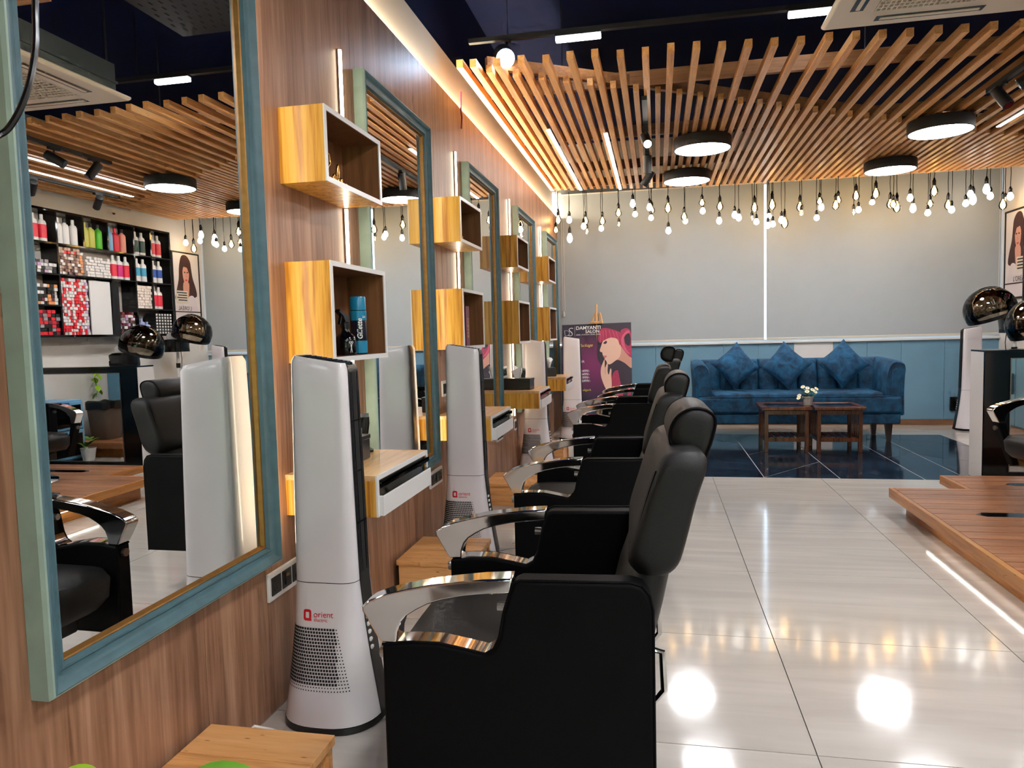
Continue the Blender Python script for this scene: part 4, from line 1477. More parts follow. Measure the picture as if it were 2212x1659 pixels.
ptext('DAMYANTI', 0.058, 425, 158, 'print_white', bold=0.0012)
ptext('SALON', 0.052, 592, 215, 'print_white', bold=0.001)
ptext('HAIR | MAKEUP | SKIN | NAIL', 0.0225, 437, 248, 'print_white')
ptext('S', 0.155, 285, 255, 'print_white', bold=-0.003, shear=0.1)
ptext('D', 0.105, 228, 250, 'print_white', bold=-0.003, shear=-0.1)
pp('divider', [(400, 105), (404, 105), (414, 260), (410, 260)], 'print_white', 7, False)
ptext('Package', 0.052, 492, 425, 'print_yellow', shear=0.4)
ptext('LOR', 0.042, 498, 668, 'print_white')
ptext('S', 0.042, 500, 720, 'print_white')
ptext('in 2499/-', 0.04, 505, 810, 'print_white', bold=0.0005)
ptext('in 4499/-', 0.04, 510, 860, 'print_white', bold=0.0005)
ptext('in 5999/-', 0.04, 515, 910, 'print_white', bold=0.0005)
ptext('in  6999/-', 0.04, 515, 960, 'print_white', bold=0.0005)
ptext('at:-', 0.026, 540, 1058, 'print_lime')
ptext('Chandigarh', 0.036, 515, 1095, 'print_lime', shear=0.15)

# ------------------------------------------------------------------ roller blinds
BLT, BLB = 2.90, 1.03


def blind(x0, x1, label, chain):
    t = thing('roller_blind', label, 'blind', (x0, BY - 0.03, BLB), 0, 'grey roller blinds')
    h = BLT - BLB
    MB().box(0, x1 - x0, -0.001, 0.001, 0.02, h).build('fabric', 'blind', t)
    MB().box(0, x1 - x0, -0.007, 0.007, 0, 0.022).build('bottom_bar', 'offwhite', t, bevel=0.003)
    MB().tube([(0, 0, h), (x1 - x0, 0, h)], 0.028, 12).build('roller_tube', 'offwhite', t)
    if chain is not None:
        cx = chain - x0
        MB().tube([(cx, -0.04, h), (cx, -0.04, 0.42), (cx + 0.012, -0.04, 0.40), (cx + 0.024, -0.04, 0.42), (cx + 0.024, -0.04, h)], 0.003, 6).build('pull_chain', 'white', t)
        MB().lathe([(0.004, 0.34), (0.014, 0.35), (0.014, 0.39), (0.004, 0.41)], 10, (cx + 0.012, -0.04, 0)).build('chain_weight', 'white', t)


blind(0.002, 2.462, 'wide grey roller blind on the left, behind the poster easel', 0.055)
blind(2.488, 4.985, 'wide grey roller blind on the right above the sofa', 4.955)
t = thing('socket_box', 'black socket box on the blue panels by the corner tower fan', 'socket', (4.50, BY - 0.001, 0.165))
MB().box(0, 0.13, -0.03, 0, 0, 0.16).build('cover_plate', 'black_plastic', t, bevel=0.004)
MB().box(0.035, 0.095, -0.034, -0.0301, 0.05, 0.11).build('socket_insert', 'black_gloss', t)

# ------------------------------------------------------------------ wooden deck
DH = 0.155
deck = thing('deck', 'low reddish brown plank deck platform on the right of the white floor', 'platform', (2.62, 1.6, 0))
OD = (2.62, 1.6, 0)
pw = 0.118
y = 1.6
while y < 4.84:
    y1 = min(y + pw, 4.85)
    MB().box(2.65, RX - 0.02, y + 0.007, y1, DH - 0.022, DH).build('deck_plank', 'deck_x', deck, off=OD)
    y = y1
while y < 5.26:
    y1 = min(y + pw, 5.28)
    MB().box(3.09, RX - 0.02, y + 0.007, y1, DH - 0.022, DH).build('deck_plank', 'deck_x', deck, off=OD)
    y = y1
MB().box(2.62, 2.649, 1.6, 4.85, DH - 0.058, DH).build('fascia', 'deck_y', deck, off=OD, bevel=0.003)
MB().box(3.06, 3.089, 4.853, 5.28, DH - 0.058, DH).build('fascia', 'deck_y', deck, off=OD, bevel=0.003)
MB().box(2.652, 3.058, 4.824, 4.85, DH - 0.058, DH - 0.023).build('fascia', 'deck_x', deck, off=OD)
MB().box(3.09, RX - 0.02, 5.252, 5.28, DH - 0.058, DH - 0.023).build('fascia', 'deck_x', deck, off=OD)
MB().box(2.70, RX - 0.04, 1.64, 4.78, 0.0, DH - 0.059).build('plinth', 'deck_y', deck, off=OD)
MB().box(2.655, 2.667, 2.2, 4.3, DH - 0.072, DH - 0.062).build('led_edge', 'led_deck', deck, off=OD)
MB().box(2.651, 2.671, 2.2, 4.3, DH - 0.062, DH - 0.0225).build('led_channel', 'steel', deck, off=OD)
MB().box(3.15, RX - 0.04, 4.762, 5.22, 0.0, DH - 0.059).build('plinth', 'deck_y', deck, off=OD)
for i, (ix, iy, il) in enumerate(((2.86, 4.20, 1.0), (2.92, 3.52, 1.0), (3.34, 5.0, 0.6), (2.95, 2.8, 0.9))):
    q = MB().prism([(ix, iy), (ix + 0.04, iy - 0.042), (ix + il, iy - 0.042), (ix + il, iy + 0.042), (ix + 0.04, iy + 0.042)], 'z', DH - 0.002, DH + 0.0012)
    q.build('glass_inlay', 'black_gloss', deck, off=OD)

# ------------------------------------------------------------------ partition with mirror
t = thing('partition', 'white sided low partition with glossy black front and inset mirror', 'partition', (3.56, 5.87, 0))
OP = (3.56, 5.87, 0)
MB().box(3.56, RX - 0.02, 5.895, 6.12, 0, 0.955).build('core', 'white', t, off=OP)
MB().box(3.56, RX - 0.02, 5.872, 5.894, 0, 0.955).build('black_front', 'black_gloss', t, off=OP)
MB().box(3.56, RX - 0.02, 5.87, 6.12, 0.956, 0.968).build('black_top', 'black_gloss', t, off=OP)
MB().box(3.73, 4.93, 5.866, 5.871, 0.075, 0.905).build('mirror_glass', 'mirror', t, off=OP)
rings = [[(3.725 + a, yy, 0.07 + a), (4.935 - a, yy, 0.07 + a), (4.935 - a, yy, 0.91 - a), (3.725 + a, yy, 0.91 - a)] for a, yy in ((0, 5.871), (0, 5.862), (0.006, 5.862), (0.006, 5.866))]
MB().loft(rings, caps=False).build('mirror_edge', 'steel', t, off=OP)


# ------------------------------------------------------------------ hood dryers
def hood_dryer(loc, zc, face, label):
    t = thing('hood_dryer', label, 'hair dryer', loc, face, 'smoked hood dryers')
    q = MB()
    for i in range(5):
        a = 2 * PI * i / 5
        q = MB().tube([(0, 0, 0.075), (0.26 * math.cos(a), 0.26 * math.sin(a), 0.06)], [0.02, 0.014], 8)
        l = q.build('base_leg', 'white', t, smooth=True)
        MB().cyl((0.25 * math.cos(a) - 0.012, 0.25 * math.sin(a), 0.028), (0.25 * math.cos(a) + 0.012, 0.25 * math.sin(a), 0.028), 0.028, 12).build('castor', 'black_plastic', l)
    MB().cyl((0, 0, 0.07), (0, 0, zc - 0.12), 0.018, 12).build('pole', 'white', t, smooth=True)
    MB().cyl((0, 0, zc - 0.36), (0, 0, zc - 0.30), 0.026, 12).build('height_clamp', 'black_plastic', t)
    MB().loft([[(-0.02 + sx * math.copysign(abs(math.cos(a)) ** 0.5, math.cos(a)), sy * math.copysign(abs(math.sin(a)) ** 0.5, math.sin(a)), zc + z) for a in [2 * PI * k / 20 for k in range(20)]] for sx, sy, z in ((0.08, 0.07, -0.15), (0.135, 0.115, -0.12), (0.145, 0.12, -0.03), (0.11, 0.095, -0.005))]).build('motor_housing', 'black_plastic', t, smooth=True)
    q = MB()
    for i in range(9):
        q.box(-0.13 + i * 0.026, -0.12 + i * 0.026, -0.112, 0.112, zc - 0.16, zc - 0.09)
    q.build('cooling_fin', 'black_plastic', t)
    MB().loft([[(-0.03 + sx * math.copysign(abs(math.cos(a)) ** 0.6, math.cos(a)), sy * math.copysign(abs(math.sin(a)) ** 0.6, math.sin(a)), zc + z) for a in [2 * PI * k / 20 for k in range(20)]] for sx, sy, z in ((0.075, 0.065, -0.008), (0.085, 0.075, 0.0), (0.085, 0.075, 0.055), (0.065, 0.055, 0.075))]).build('white_cover', 'white', t, smooth=True)
    # dome: open shell, tilted, hinged at the housing
    R = 0.235
    til = Matrix.Rotation(math.radians(20), 3, 'Y')
    c = Vector((0.235, 0, zc + 0.075))
    prof = []
    for i in range(11):
        a = math.radians(1.5 + 106 * i / 10)
        prof.append((R * math.sin(a), R * 0.95 * math.cos(a)))
    for i in range(10, -1, -1):
        a = math.radians(1.5 + 106 * i / 10)
        prof.append(((R - 0.005) * math.sin(a), (R * 0.95 - 0.005) * math.cos(a)))
    d = MB().lathe(prof, 36, caps=False)
    d.xf(lambda p: til @ p + c)
    dm = d.build('smoked_dome', 'smoke', t, smooth=True, ang=60)
    rm = MB().lathe([(R * 0.925, -0.085), (R * 0.955, -0.085), (R * 0.985, -0.05), (R * 0.955, -0.05), (R * 0.925, -0.085)], 36, caps=False)
    rm.xf(lambda p: til @ p + c)
    rm.build('dome_rim', 'black_plastic', dm, smooth=True)
    rb = MB().tube([tuple(til @ Vector((R * 1.005 * math.sin(a), 0.0, R * 0.925 * math.cos(a))) + c) for a in [math.radians(-88 + 12 * i) for i in range(9)]], 0.012, 6)
    rb.build('dome_hinge', 'black_plastic', dm, smooth=True)
    MB().tube([(0.10, 0.06, zc - 0.1), (0.13, 0.08, zc - 0.25), (0.12, 0.09, zc - 0.42), (0.12, 0.08, zc - 0.5)], 0.004, 6).build('cord', 'black_plastic', t, smooth=True)
    return t


hood_dryer((4.68, 8.02, 0), 1.22, PI + 0.1, 'smoked dome hood dryer on white pole, the farther and higher one')
hood_dryer((4.68, 7.12, 0), 1.08, PI + 0.1, 'smoked dome hood dryer just behind the partition, the nearer one')

# ------------------------------------------------------------------ product shelf on the right wall
SF, SB = 4.80, RX - 0.0008
t = thing('wall_shelf', 'black open wall shelf full of hair products on the right wall', 'shelf', (SF, 5.75, 1.27))
OS = (SF, 5.75, 1.27)


def sb(nm, y0, y1, z0, z1, x0=SF, x1=SB):
    MB().box(x0, x1, y0, y1, z0, z1).build(nm, 'black_gloss', t, off=OS)


sb('frame_board', 5.75, 8.16, 1.262, 1.284)
sb('frame_board', 5.75, 8.16, 2.53, 2.555)
sb('frame_board', 5.75, 5.77, 1.284, 2.53)
sb('frame_board', 8.135, 8.16, 1.284, 2.53)
for yy, z0, z1 in ((6.39, 1.284, 2.53), (6.745, 2.222, 2.53), (7.095, 2.222, 2.53), (7.50, 1.284, 2.53), (7.79, 1.592, 2.53), (7.12, 1.284, 1.89), (7.20, 1.284, 1.89)):
    sb('divider', yy, yy + 0.02, z0, z1)
for y0, y1, zz in ((5.77, 6.39, 2.205), (6.41, 7.50, 2.205), (7.52, 8.135, 2.205), (5.77, 6.39, 1.893), (6.41, 7.50, 1.893), (7.52, 8.135, 1.893), (5.77, 6.39, 1.575), (7.52, 8.135, 1.575)):
    sb('shelf_board', y0, y1, zz, zz + 0.017)
sb('frame_board', 7.14, 7.20, 1.284, 1.89, SF, SF + 0.01)
tag(MB().box(0, 0.012, 0, 0.30, 0, 0.585).build('display_board', 'white', loc=(SF + 0.02, 6.812, 1.2845)), 'plain white board standing in the product shelf beside the red and white boxes', 'board')

BOT = {}


def bottle(y, zb, body, cap, label, lab_col=None, h=0.27, w=0.042, kind=0):
    t = thing('product_bottle', label, 'bottle', (SF + 0.052, y + 0.022, zb), 0, 'salon bottles on the wall shelf')
    k = (body, cap, lab_col, h, w, kind)
    if k not in BOT:
        sq = 2.6

        def rg(r, z, p=sq):
            e = 2 / p
            return [(0.8 * r * math.copysign(abs(math.cos(a)) ** e, math.cos(a)), r * math.copysign(abs(math.sin(a)) ** e, math.sin(a)), z) for a in [2 * PI * i / 20 for i in range(20)]]
        b_me = MB().loft([rg(w * 0.93, 0), rg(w, 0.006), rg(w * (0.9 if kind == 1 else 1), h * 0.5), rg(w, h * 0.68), rg(w * 0.8, h * 0.76), rg(w * 0.42, h * 0.80), rg(w * 0.4, h * 0.84)]).mesh('bottle_body', body, True)
        c_me = MB().loft([rg(w * 0.42, h * 0.83, 2), rg(w * 0.42, h * 0.985, 2), rg(w * 0.36, h, 2)]).mesh('cap', cap, True)
        l_me = None
        if lab_col:
            s_ = 1.012 if kind == 0 else 0.955
            l_me = MB().loft([rg(w * s_, h * 0.12), rg(w * s_, h * 0.62)], caps=False).mesh('label_band', lab_col, True)
        BOT[k] = (b_me, c_me, l_me)
    a, b_, c = BOT[k]
    inst('bottle_body', a, t)
    inst('cap', b_, t)
    if c:
        inst('label_band', c, t)


cm('p_red', 212, 34, 52)
cm('p_crimson', 226, 40, 66)
cm('p_magenta', 206, 30, 122)
cm('p_olive', 196, 196, 92)
cm('p_green', 84, 190, 46)
cm('p_blue', 118, 176, 214)
cm('p_pink', 238, 158, 140)
cm('p_dkgreen', 18, 62, 56)
cm('p_cyan', 60, 160, 196)
cm('p_royal', 40, 84, 170)
cm('p_lav', 150, 160, 204)
cm('p_white', 232, 230, 228)
cm('p_ink', 30, 28, 30)
R1, R2, R3, R4 = 2.2225, 1.9105, 1.5925, 1.2845
for a in [(6.03, R1, 'p_white', 'p_white', 'white bottle with red label, leftmost on the top shelf', 'p_crimson'),
          (6.145, R1, 'p_white', 'p_white', 'white bottle with red label, second from the left on the top shelf', 'p_crimson'),
          (6.25, R1, 'p_white', 'p_white', 'white bottle with red label just left of the first top shelf divider', 'p_crimson'),
          (6.445, R1, 'p_white', 'p_white', 'plain white bottle just right of the first top shelf divider', None),
          (6.535, R1, 'p_white', 'p_ink', 'white bottle with a black cap on the top shelf', None),
          (6.645, R1, 'p_white', 'p_white', 'plain white bottle between the black capped and the olive bottles', None),
          (6.80, R1, 'p_olive', 'p_olive', 'left one of two olive yellow bottles on the top shelf', None),
          (6.89, R1, 'p_olive', 'p_ink', 'right one of two olive yellow bottles, beside the green bottle', None),
          (6.995, R1, 'p_green', 'p_ink', 'bright green bottle on the top shelf', None),
          (7.155, R1, 'p_blue', 'p_blue', 'light blue bottle on the top shelf', None),
          (7.25, R1, 'p_crimson', 'p_crimson', 'solid red bottle between blue and pink ones', None),
          (7.36, R1, 'p_pink', 'p_ink', 'salmon pink bottle on the top shelf', None),
          (7.57, R1, 'p_white', 'p_white', 'left white bottle with dark green label', 'p_dkgreen'),
          (7.68, R1, 'p_white', 'p_white', 'right white bottle with dark green label', 'p_dkgreen'),
          (7.855, R1, 'p_white', 'p_white', 'left one of two red labelled bottles at the top shelf right end', 'p_red'),
          (7.96, R1, 'p_white', 'p_white', 'right one of two red labelled bottles at the top shelf right end', 'p_red'),
          (7.19, R2, 'p_white', 'p_white', 'white bottle with red label beside the white boxes', 'p_crimson'),
          (7.285, R2, 'p_white', 'p_white', 'white bottle with magenta label on the second shelf', 'p_magenta'),
          (7.39, R2, 'p_white', 'p_white', 'white bottle with red label right of the magenta one', 'p_crimson')]:
    bottle(*a)
for y, c, lab in ((7.575, 'p_cyan', 'left curved white bottle with cyan label'), (7.68, 'p_cyan', 'right curved white bottle with cyan label'), (7.855, 'p_royal', 'left curved white bottle with royal blue label'), (7.96, 'p_royal', 'right curved white bottle with royal blue label')):
    bottle(y, R2, 'p_white', 'p_white', lab + ' on the second shelf', c, kind=1)
bottle(7.845, R3, 'p_white', 'p_white', 'left red labelled bottle right of the cream boxes', 'p_crimson')
bottle(7.935, R3, 'p_white', 'p_white', 'right red labelled bottle right of the cream boxes', 'p_crimson')
bottle(7.60, R4, 'p_lav', 'p_lav', 'taller lavender bottle on the bottom shelf', None, 0.19)
bottle(7.69, R4, 'p_lav', 'p_lav', 'shorter lavender bottle on the bottom shelf', None, 0.15)

cm('b_white', 226, 222, 220)
cm('b_red', 224, 34, 50)
cm('b_brown', 120, 84, 74)
cm('b_tan', 190, 160, 140)
cm('b_orange', 232, 150, 92)
cm('b_cream', 236, 222, 212)
cm('b_black', 24, 24, 26)
cm('b_grey', 150, 148, 150)
cm('b_mauve', 198, 160, 196)
cm('b_wine', 122, 36, 56)
rb = random.Random(11)
box_me = {}


def box_mesh(col, w, h):
    k = (col, round(w, 4), round(h, 4))
    if k not in box_me:
        box_me[k] = MB().box(0, 0.13, 0.0019, w - 0.0019, 0.0002, h - 0.0030).mesh('hair_colour_box', col)
    return box_me[k]


NAMES = {'b_white': 'white', 'b_red': 'red', 'b_brown': 'brown', 'b_tan': 'tan', 'b_orange': 'orange', 'b_cream': 'cream', 'b_mauve': 'mauve', 'b_grey': 'grey', 'b_black': 'black', 'b_wine': 'wine red'}


def stack(y0, y1, z0, z1, nc, nr, pal, where, skip=0.0):
    w, h = (y1 - y0) / nc, (z1 - z0) / nr
    for c in range(nc):
        top = nr - (1 if rb.random() < skip else 0)
        for r in range(top):
            col = pal(c / nc, r / nr)
            o = inst('hair_colour_box', box_mesh(col, w, h), None, (SF + 0.012 + rb.uniform(0, 0.022), y0 + c * w, z0 + r * h))
            tag(o, '%s hair colour box, %s column, %s from bottom, %s' % (NAMES[col], ordinal(c + 1), ordinal(r + 1), where), 'box', 'boxes in the %s' % where)


def pal_red(u, v):
    if u > 0.85:
        return 'b_mauve' if rb.random() < 0.6 else 'b_white'
    band = 0.62 if (0.35 < v < 0.78 and u > 0.45) else 0.3
    if v < 0.25:
        band = 0.6
    return 'b_red' if rb.random() < band else 'b_white'


def pal_brown(u, v):
    if v > 0.7:
        return rb.choice(['b_white', 'b_tan', 'b_tan', 'b_red'])
    if u > 0.75:
        return rb.choice(['b_orange', 'b_red', 'b_tan', 'b_orange'])
    return rb.choice(['b_brown', 'b_brown', 'b_tan', 'b_white'])


stack(6.415, 6.785, R4, 1.875, 10, 18, pal_red, 'tall red and white stack', 0.3)
stack(6.415, 6.745, R2, 2.19, 8, 9, pal_brown, 'brown stack', 0.2)
stack(7.54, 7.795, R3, 1.865, 6, 8, lambda u, v: 'b_cream', 'cream stack', 0.0)
# the remaining small cartons are joined
rest = {}


def rest_stack(y0, y1, z0, z1, nc, nr, pal):
    w, h = (y1 - y0) / nc, (z1 - z0) / nr
    for c in range(nc):
        for r in range(nr - (1 if rb.random() < 0.3 else 0)):
            col = pal(c / nc, r / nr)
            x = SF + 0.012 + rb.uniform(0, 0.022)
            rest.setdefault(col, []).append((x, x + 0.13, y0 + c * w + 0.0018, y0 + (c + 1) * w - 0.0018, z0 + r * h + 0.0003, z0 + (r + 1) * h - 0.003))


rest_stack(6.79, 7.145, R2, 2.13, 9, 7, lambda u, v: 'b_white')
rest_stack(7.225, 7.495, R4, 1.545, 8, 8, lambda u, v: rb.choice(['b_black', 'b_wine', 'b_grey', 'b_white', 'b_mauve', 'b_brown']))
rest_stack(7.82, 8.125, R4, 1.54, 6, 7, lambda u, v: 'b_black')
rest_stack(5.78, 6.385, R2, 2.045, 13, 4, lambda u, v: rb.choice(['b_black', 'b_black', 'b_grey', 'b_white', 'b_mauve']))
rest_stack(5.78, 6.385, R3, 1.80, 14, 6, lambda u, v: rb.choice(['b_black', 'b_white', 'b_wine', 'b_black', 'b_orange', 'b_white']))
rest_stack(5.78, 6.385, R4, 1.54, 12, 7, lambda u, v: rb.choice(['b_red', 'b_red', 'b_wine', 'b_grey', 'b_black', 'b_red']))
q = MB()
mats, fm = [], []
for col, bl in rest.items():
    mats.append(col)
    for b6 in bl:
        q.box(*b6)
        fm += [len(mats) - 1] * 6
me = bpy.data.meshes.new('hair_colour_carton_pile')
me.from_pydata([(a - SF, b_ - 5.78, c - R4) for a, b_, c in q.v], [], q.f)
for c in mats:
    me.materials.append(M[c])
for p, i in zip(me.polygons, fm):
    p.material_index = i
o = bpy.data.objects.new('hair_colour_carton_pile', me)
COL.objects.link(o)
o.location = (SF, 5.78, R4)
o['kind'] = 'stuff'
tag(o, 'mixed small hair colour cartons crowding the remaining cells of the wall shelf', 'boxes')
# white end squares printed on the black cartons
q = MB()
for c in range(6):
    for r in range(7):
        w, h = (8.125 - 7.82) / 6, (1.54 - R4) / 7
        q.box(SF + 0.009, SF + 0.0115, 7.82 + c * w + 0.011, 7.82 + (c + 1) * w - 0.011, R4 + r * h + 0.007, R4 + (r + 1) * h - 0.007)
q.build('end_label', 'b_white', o, off=(SF, 5.78, R4))['kind'] = 'stuff'

# ------------------------------------------------------------------ framed advert on the right wall
cm('ad_bg', 232, 224, 220, 0.4, var=0.02)
cm('ad_hair', 74, 44, 38, 0.5, var=0.4, vscale=40)
cm('ad_skin', 220, 160, 138, 0.5, var=0.06)
cm('ad_shirt', 226, 216, 218, 0.5)
cm('ad_beige', 222, 212, 196, 0.5)
t = thing('framed_advert', 'black framed portrait advert of a long haired woman beside the wall shelf', 'picture', (RX - 0.001, 8.98, 1.43))
AH, AW = 0.93, 0.545


def ad(lay):
    return lambda u, v: (-0.0125 - 0.0005 * lay, -u * AW, v * AH)


MB().box(-0.012, 0, -AW, 0, 0, AH).build('print_board', 'ad_bg', t)
rings = [[(x, -a, a), (x, -AW + a, a), (x, -AW + a, AH - a), (x, -a, AH - a)] for x, a in ((0, -0.012), (-0.02, -0.012), (-0.02, 0.006), (-0.012, 0.006))]
MB().loft(rings, caps=False).build('frame', 'black_matt', t)


def adp(name, pts, mat, lay, sm=True):
    poly_part(name, smooth_poly(pts, 4) if sm else pts, ad(lay), mat, t)


adp('hair', [(0.34, 0.90), (0.48, 0.97), (0.66, 0.95), (0.76, 0.80), (0.80, 0.62), (0.90, 0.45), (0.95, 0.34), (0.72, 0.26), (0.5, 0.30), (0.28, 0.36), (0.12, 0.40), (0.16, 0.52), (0.26, 0.66), (0.30, 0.80)], 'ad_hair', 1)
adp('shirt', [(0.10, 0.05), (0.16, 0.30), (0.30, 0.40), (0.55, 0.36), (0.80, 0.34), (0.94, 0.20), (0.96, 0.03), (0.5, 0.02)], 'ad_shirt', 2)
adp('neck', [(0.42, 0.58), (0.62, 0.58), (0.64, 0.42), (0.56, 0.34), (0.46, 0.36), (0.42, 0.46)], 'ad_skin', 3)
adp('face', [(0.40, 0.78), (0.48, 0.86), (0.58, 0.84), (0.64, 0.74), (0.62, 0.63), (0.54, 0.55), (0.46, 0.58), (0.40, 0.67)], 'ad_skin', 4)
adp('fringe', [(0.37, 0.80), (0.50, 0.94), (0.64, 0.86), (0.67, 0.72), (0.60, 0.80), (0.53, 0.80), (0.46, 0.79), (0.40, 0.72)], 'ad_hair', 5)
for u in (0.46, 0.56):
    adp('eye', [(u - 0.03, 0.725), (u, 0.738), (u + 0.03, 0.725), (u, 0.716)], 'ink', 5)
adp('lips', [(0.47, 0.618), (0.51, 0.628), (0.56, 0.618), (0.51, 0.604)], 'p_red', 5)
adp('shade', [(0.51, 0.71), (0.53, 0.655), (0.49, 0.655)], 'skin_shade', 5, False)
adp('caption_card', [(0.48, 0.28), (0.94, 0.28), (0.94, 0.46), (0.48, 0.46)], 'ad_beige', 6, False)
for i in range(4):
    adp('caption_line', [(0.52, 0.425 - i * 0.035), (0.90 - 0.05 * (i % 2), 0.425 - i * 0.035), (0.90 - 0.05 * (i % 2), 0.44 - i * 0.035), (0.52, 0.44 - i * 0.035)], 'ink', 7, False)
adp('black_bar', [(0.0, 0.155), (1.0, 0.155), (1.0, 0.17), (0.0, 0.17)], 'ink', 7, False)
fa = ad(8)
text_part("L'ORÉAL", 0.075, lambda u, v: fa(0.36 + u / AW, 0.185 + v / AH), 'ink', t)

# ------------------------------------------------------------------ things by the right wall, seen through the partition mirror
t = thing('sterilizer_cabinet', 'pale blue two door sterilizer cabinet with dark glass by the right wall', 'cabinet', (RX - 0.36, 5.31, 0))
MB().box(0.02, 0.34, 0.0, 0.46, 0.01, 0.62).build('cabinet_body', 'p_blue', t, bevel=0.006)
for z0, z1 in ((0.03, 0.31), (0.325, 0.60)):
    d = MB().box(0.0, 0.02, 0.012, 0.448, z0, z1).build('door', 'p_blue', t, bevel=0.003)
    MB().box(-0.002, 0.0, 0.04, 0.42, z0 + 0.025, z1 - 0.03).build('door_glass', 'black_gloss', d)
MB().box(-0.006, -0.0021, 0.19, 0.27, 0.54, 0.60).build('control_panel', 'p_royal', t)
k = MB().cyl((-0.02, 0.23, 0.57), (-0.006, 0.23, 0.57), 0.016, 14).build('dial', 'white', t)
t = thing('potted_pothos', 'small pothos in a white pot on the floor before the deck', 'plant', (4.70, 5.56 - 0.32 + 0.62, 0))
t.location = (4.52, 5.42, 0)
lathe_part('pot', [(0.05, 0), (0.055, 0.005), (0.075, 0.13), (0.07, 0.13), (0.06, 0.11)], 'white', t)
lathe_part('soil', [(0.062, 0.115), (0.0, 0.12)], 'soil', t)


def leaf_mesh(L_, W_l, bend=0.25):
    pts = []
    n = 6
    q = MB()
    for i in range(n + 1):
        f = i / n
        w = W_l * math.sin(PI * min(1, f * 0.92 + 0.06)) ** 0.8 * (1 - 0.3 * f)
        if i == n:
            w = 0.0005
        z = -bend * L_ * f * f
        q.v += [(f * L_, -w, z + 0.15 * w), (f * L_, 0, z), (f * L_, w, z + 0.15 * w)]
    for i in range(n):
        a = i * 3
        q.f += [(a, a + 1, a + 4, a + 3), (a + 1, a + 2, a + 5, a + 4)]
    return q


def add_leaf(parent, p, yaw, pitch, L_, W_l, mat, bend=0.25):
    me = leaf_mesh(L_, W_l, bend).mesh('leaf', mat, True, ang=80)
    return inst('leaf', me, parent, p, (0, -pitch, yaw))


for i in range(9):
    a = i * 0.7
    add_leaf(t, (0.02 * math.cos(a), 0.02 * math.sin(a), 0.12 + 0.012 * i), a, 0.9 - 0.06 * i, 0.10, 0.025, 'leaf')
t = thing('hanging_pothos', 'lime green trailing pothos vine on a wall hook over the deck', 'plant', (4.86, 4.85, 1.2))
MB().box(0.06, 0.139, -0.05, 0.05, -0.1, 0.0).build('wall_planter', 'white', t, bevel=0.006)
vine = [(0.08, 0, 0.0), (0.03, 0.02, 0.02), (0.0, 0.04, -0.12), (-0.02, 0.0, -0.3), (0.02, 0.03, -0.40), (0.0, 0.0, -0.50), (0.01, 0.02, -0.60)]
MB().tube(vine, 0.004, 6).build('vine', 'leaf', t, smooth=True)
for i in range(13):
    f = 0.5 + i * 0.42
    j = min(int(f), 5)
    p = [vine[j][q_] + (vine[j + 1][q_] - vine[j][q_]) * (f - j) for q_ in range(3)]
    add_leaf(t, p, 2.5 + i * 1.9, -0.7, 0.085, 0.036, 'leaf_lime')
t = thing('waste_bin', 'brown waste bin with black liner standing on the deck', 'bin', (4.70, 4.95, DH + 0.0005))
MB().loft([[(s * math.copysign(abs(math.cos(a)) ** 0.5, math.cos(a)), s * math.copysign(abs(math.sin(a)) ** 0.5, math.sin(a)), z) for a in [2 * PI * k_ / 24 for k_ in range(24)]] for s, z in ((0.115, 0), (0.12, 0.01), (0.15, 0.40), (0.145, 0.40), (0.12, 0.05))]).build('bin_body', 'bin', t, smooth=True)
MB().loft([[(s * math.copysign(abs(math.cos(a)) ** 0.5, math.cos(a)), s * math.copysign(abs(math.sin(a)) ** 0.5, math.sin(a)), z + 0.008 * math.sin(5 * a)) for a in [2 * PI * k_ / 24 for k_ in range(24)]] for s, z in ((0.154, 0.33), (0.156, 0.405), (0.146, 0.41), (0.14, 0.36))], caps=False).build('bin_liner', 'black_plastic', t, smooth=True)
t = thing('locker', 'tall blue locker cabinet standing on the deck by the right wall', 'cabinet', (4.55, 3.55, DH + 0.0005))
MB().box(0.02, 0.44, 0, 1.0, 0, 1.75).build('cabinet_body', 'blue_dark', t)
for a in (0.01, 0.505):
    for z0, z1 in ((0.02, 0.86), (0.88, 1.73)):
        d = MB().box(0, 0.02, a, a + 0.485, z0, z1).build('door', 'blue_dark', t, bevel=0.002)
        MB().box(-0.02, 0, a + 0.44, a + 0.452, z0 + 0.3, z0 + 0.5).build('handle', 'steel', d)

# ------------------------------------------------------------------ slatted ceiling panel
SZ = 2.75
slat = thing('slat_ceiling', 'suspended panel of pine slats running towards the sofa', 'ceiling panel', (0.0, 4.2, SZ))
OC = (0.0, 4.2, SZ)
sl_me = {}
rs = random.Random(5)


def add_slat(x, y0, y1, w=0.040, h=0.046):
    MB().box(-w / 2, w / 2, 0, y1 - y0, 0, h).build('slat', 'pine_y', slat, loc=(x, y0 - 4.2, rs.uniform(-0.003, 0.003)))


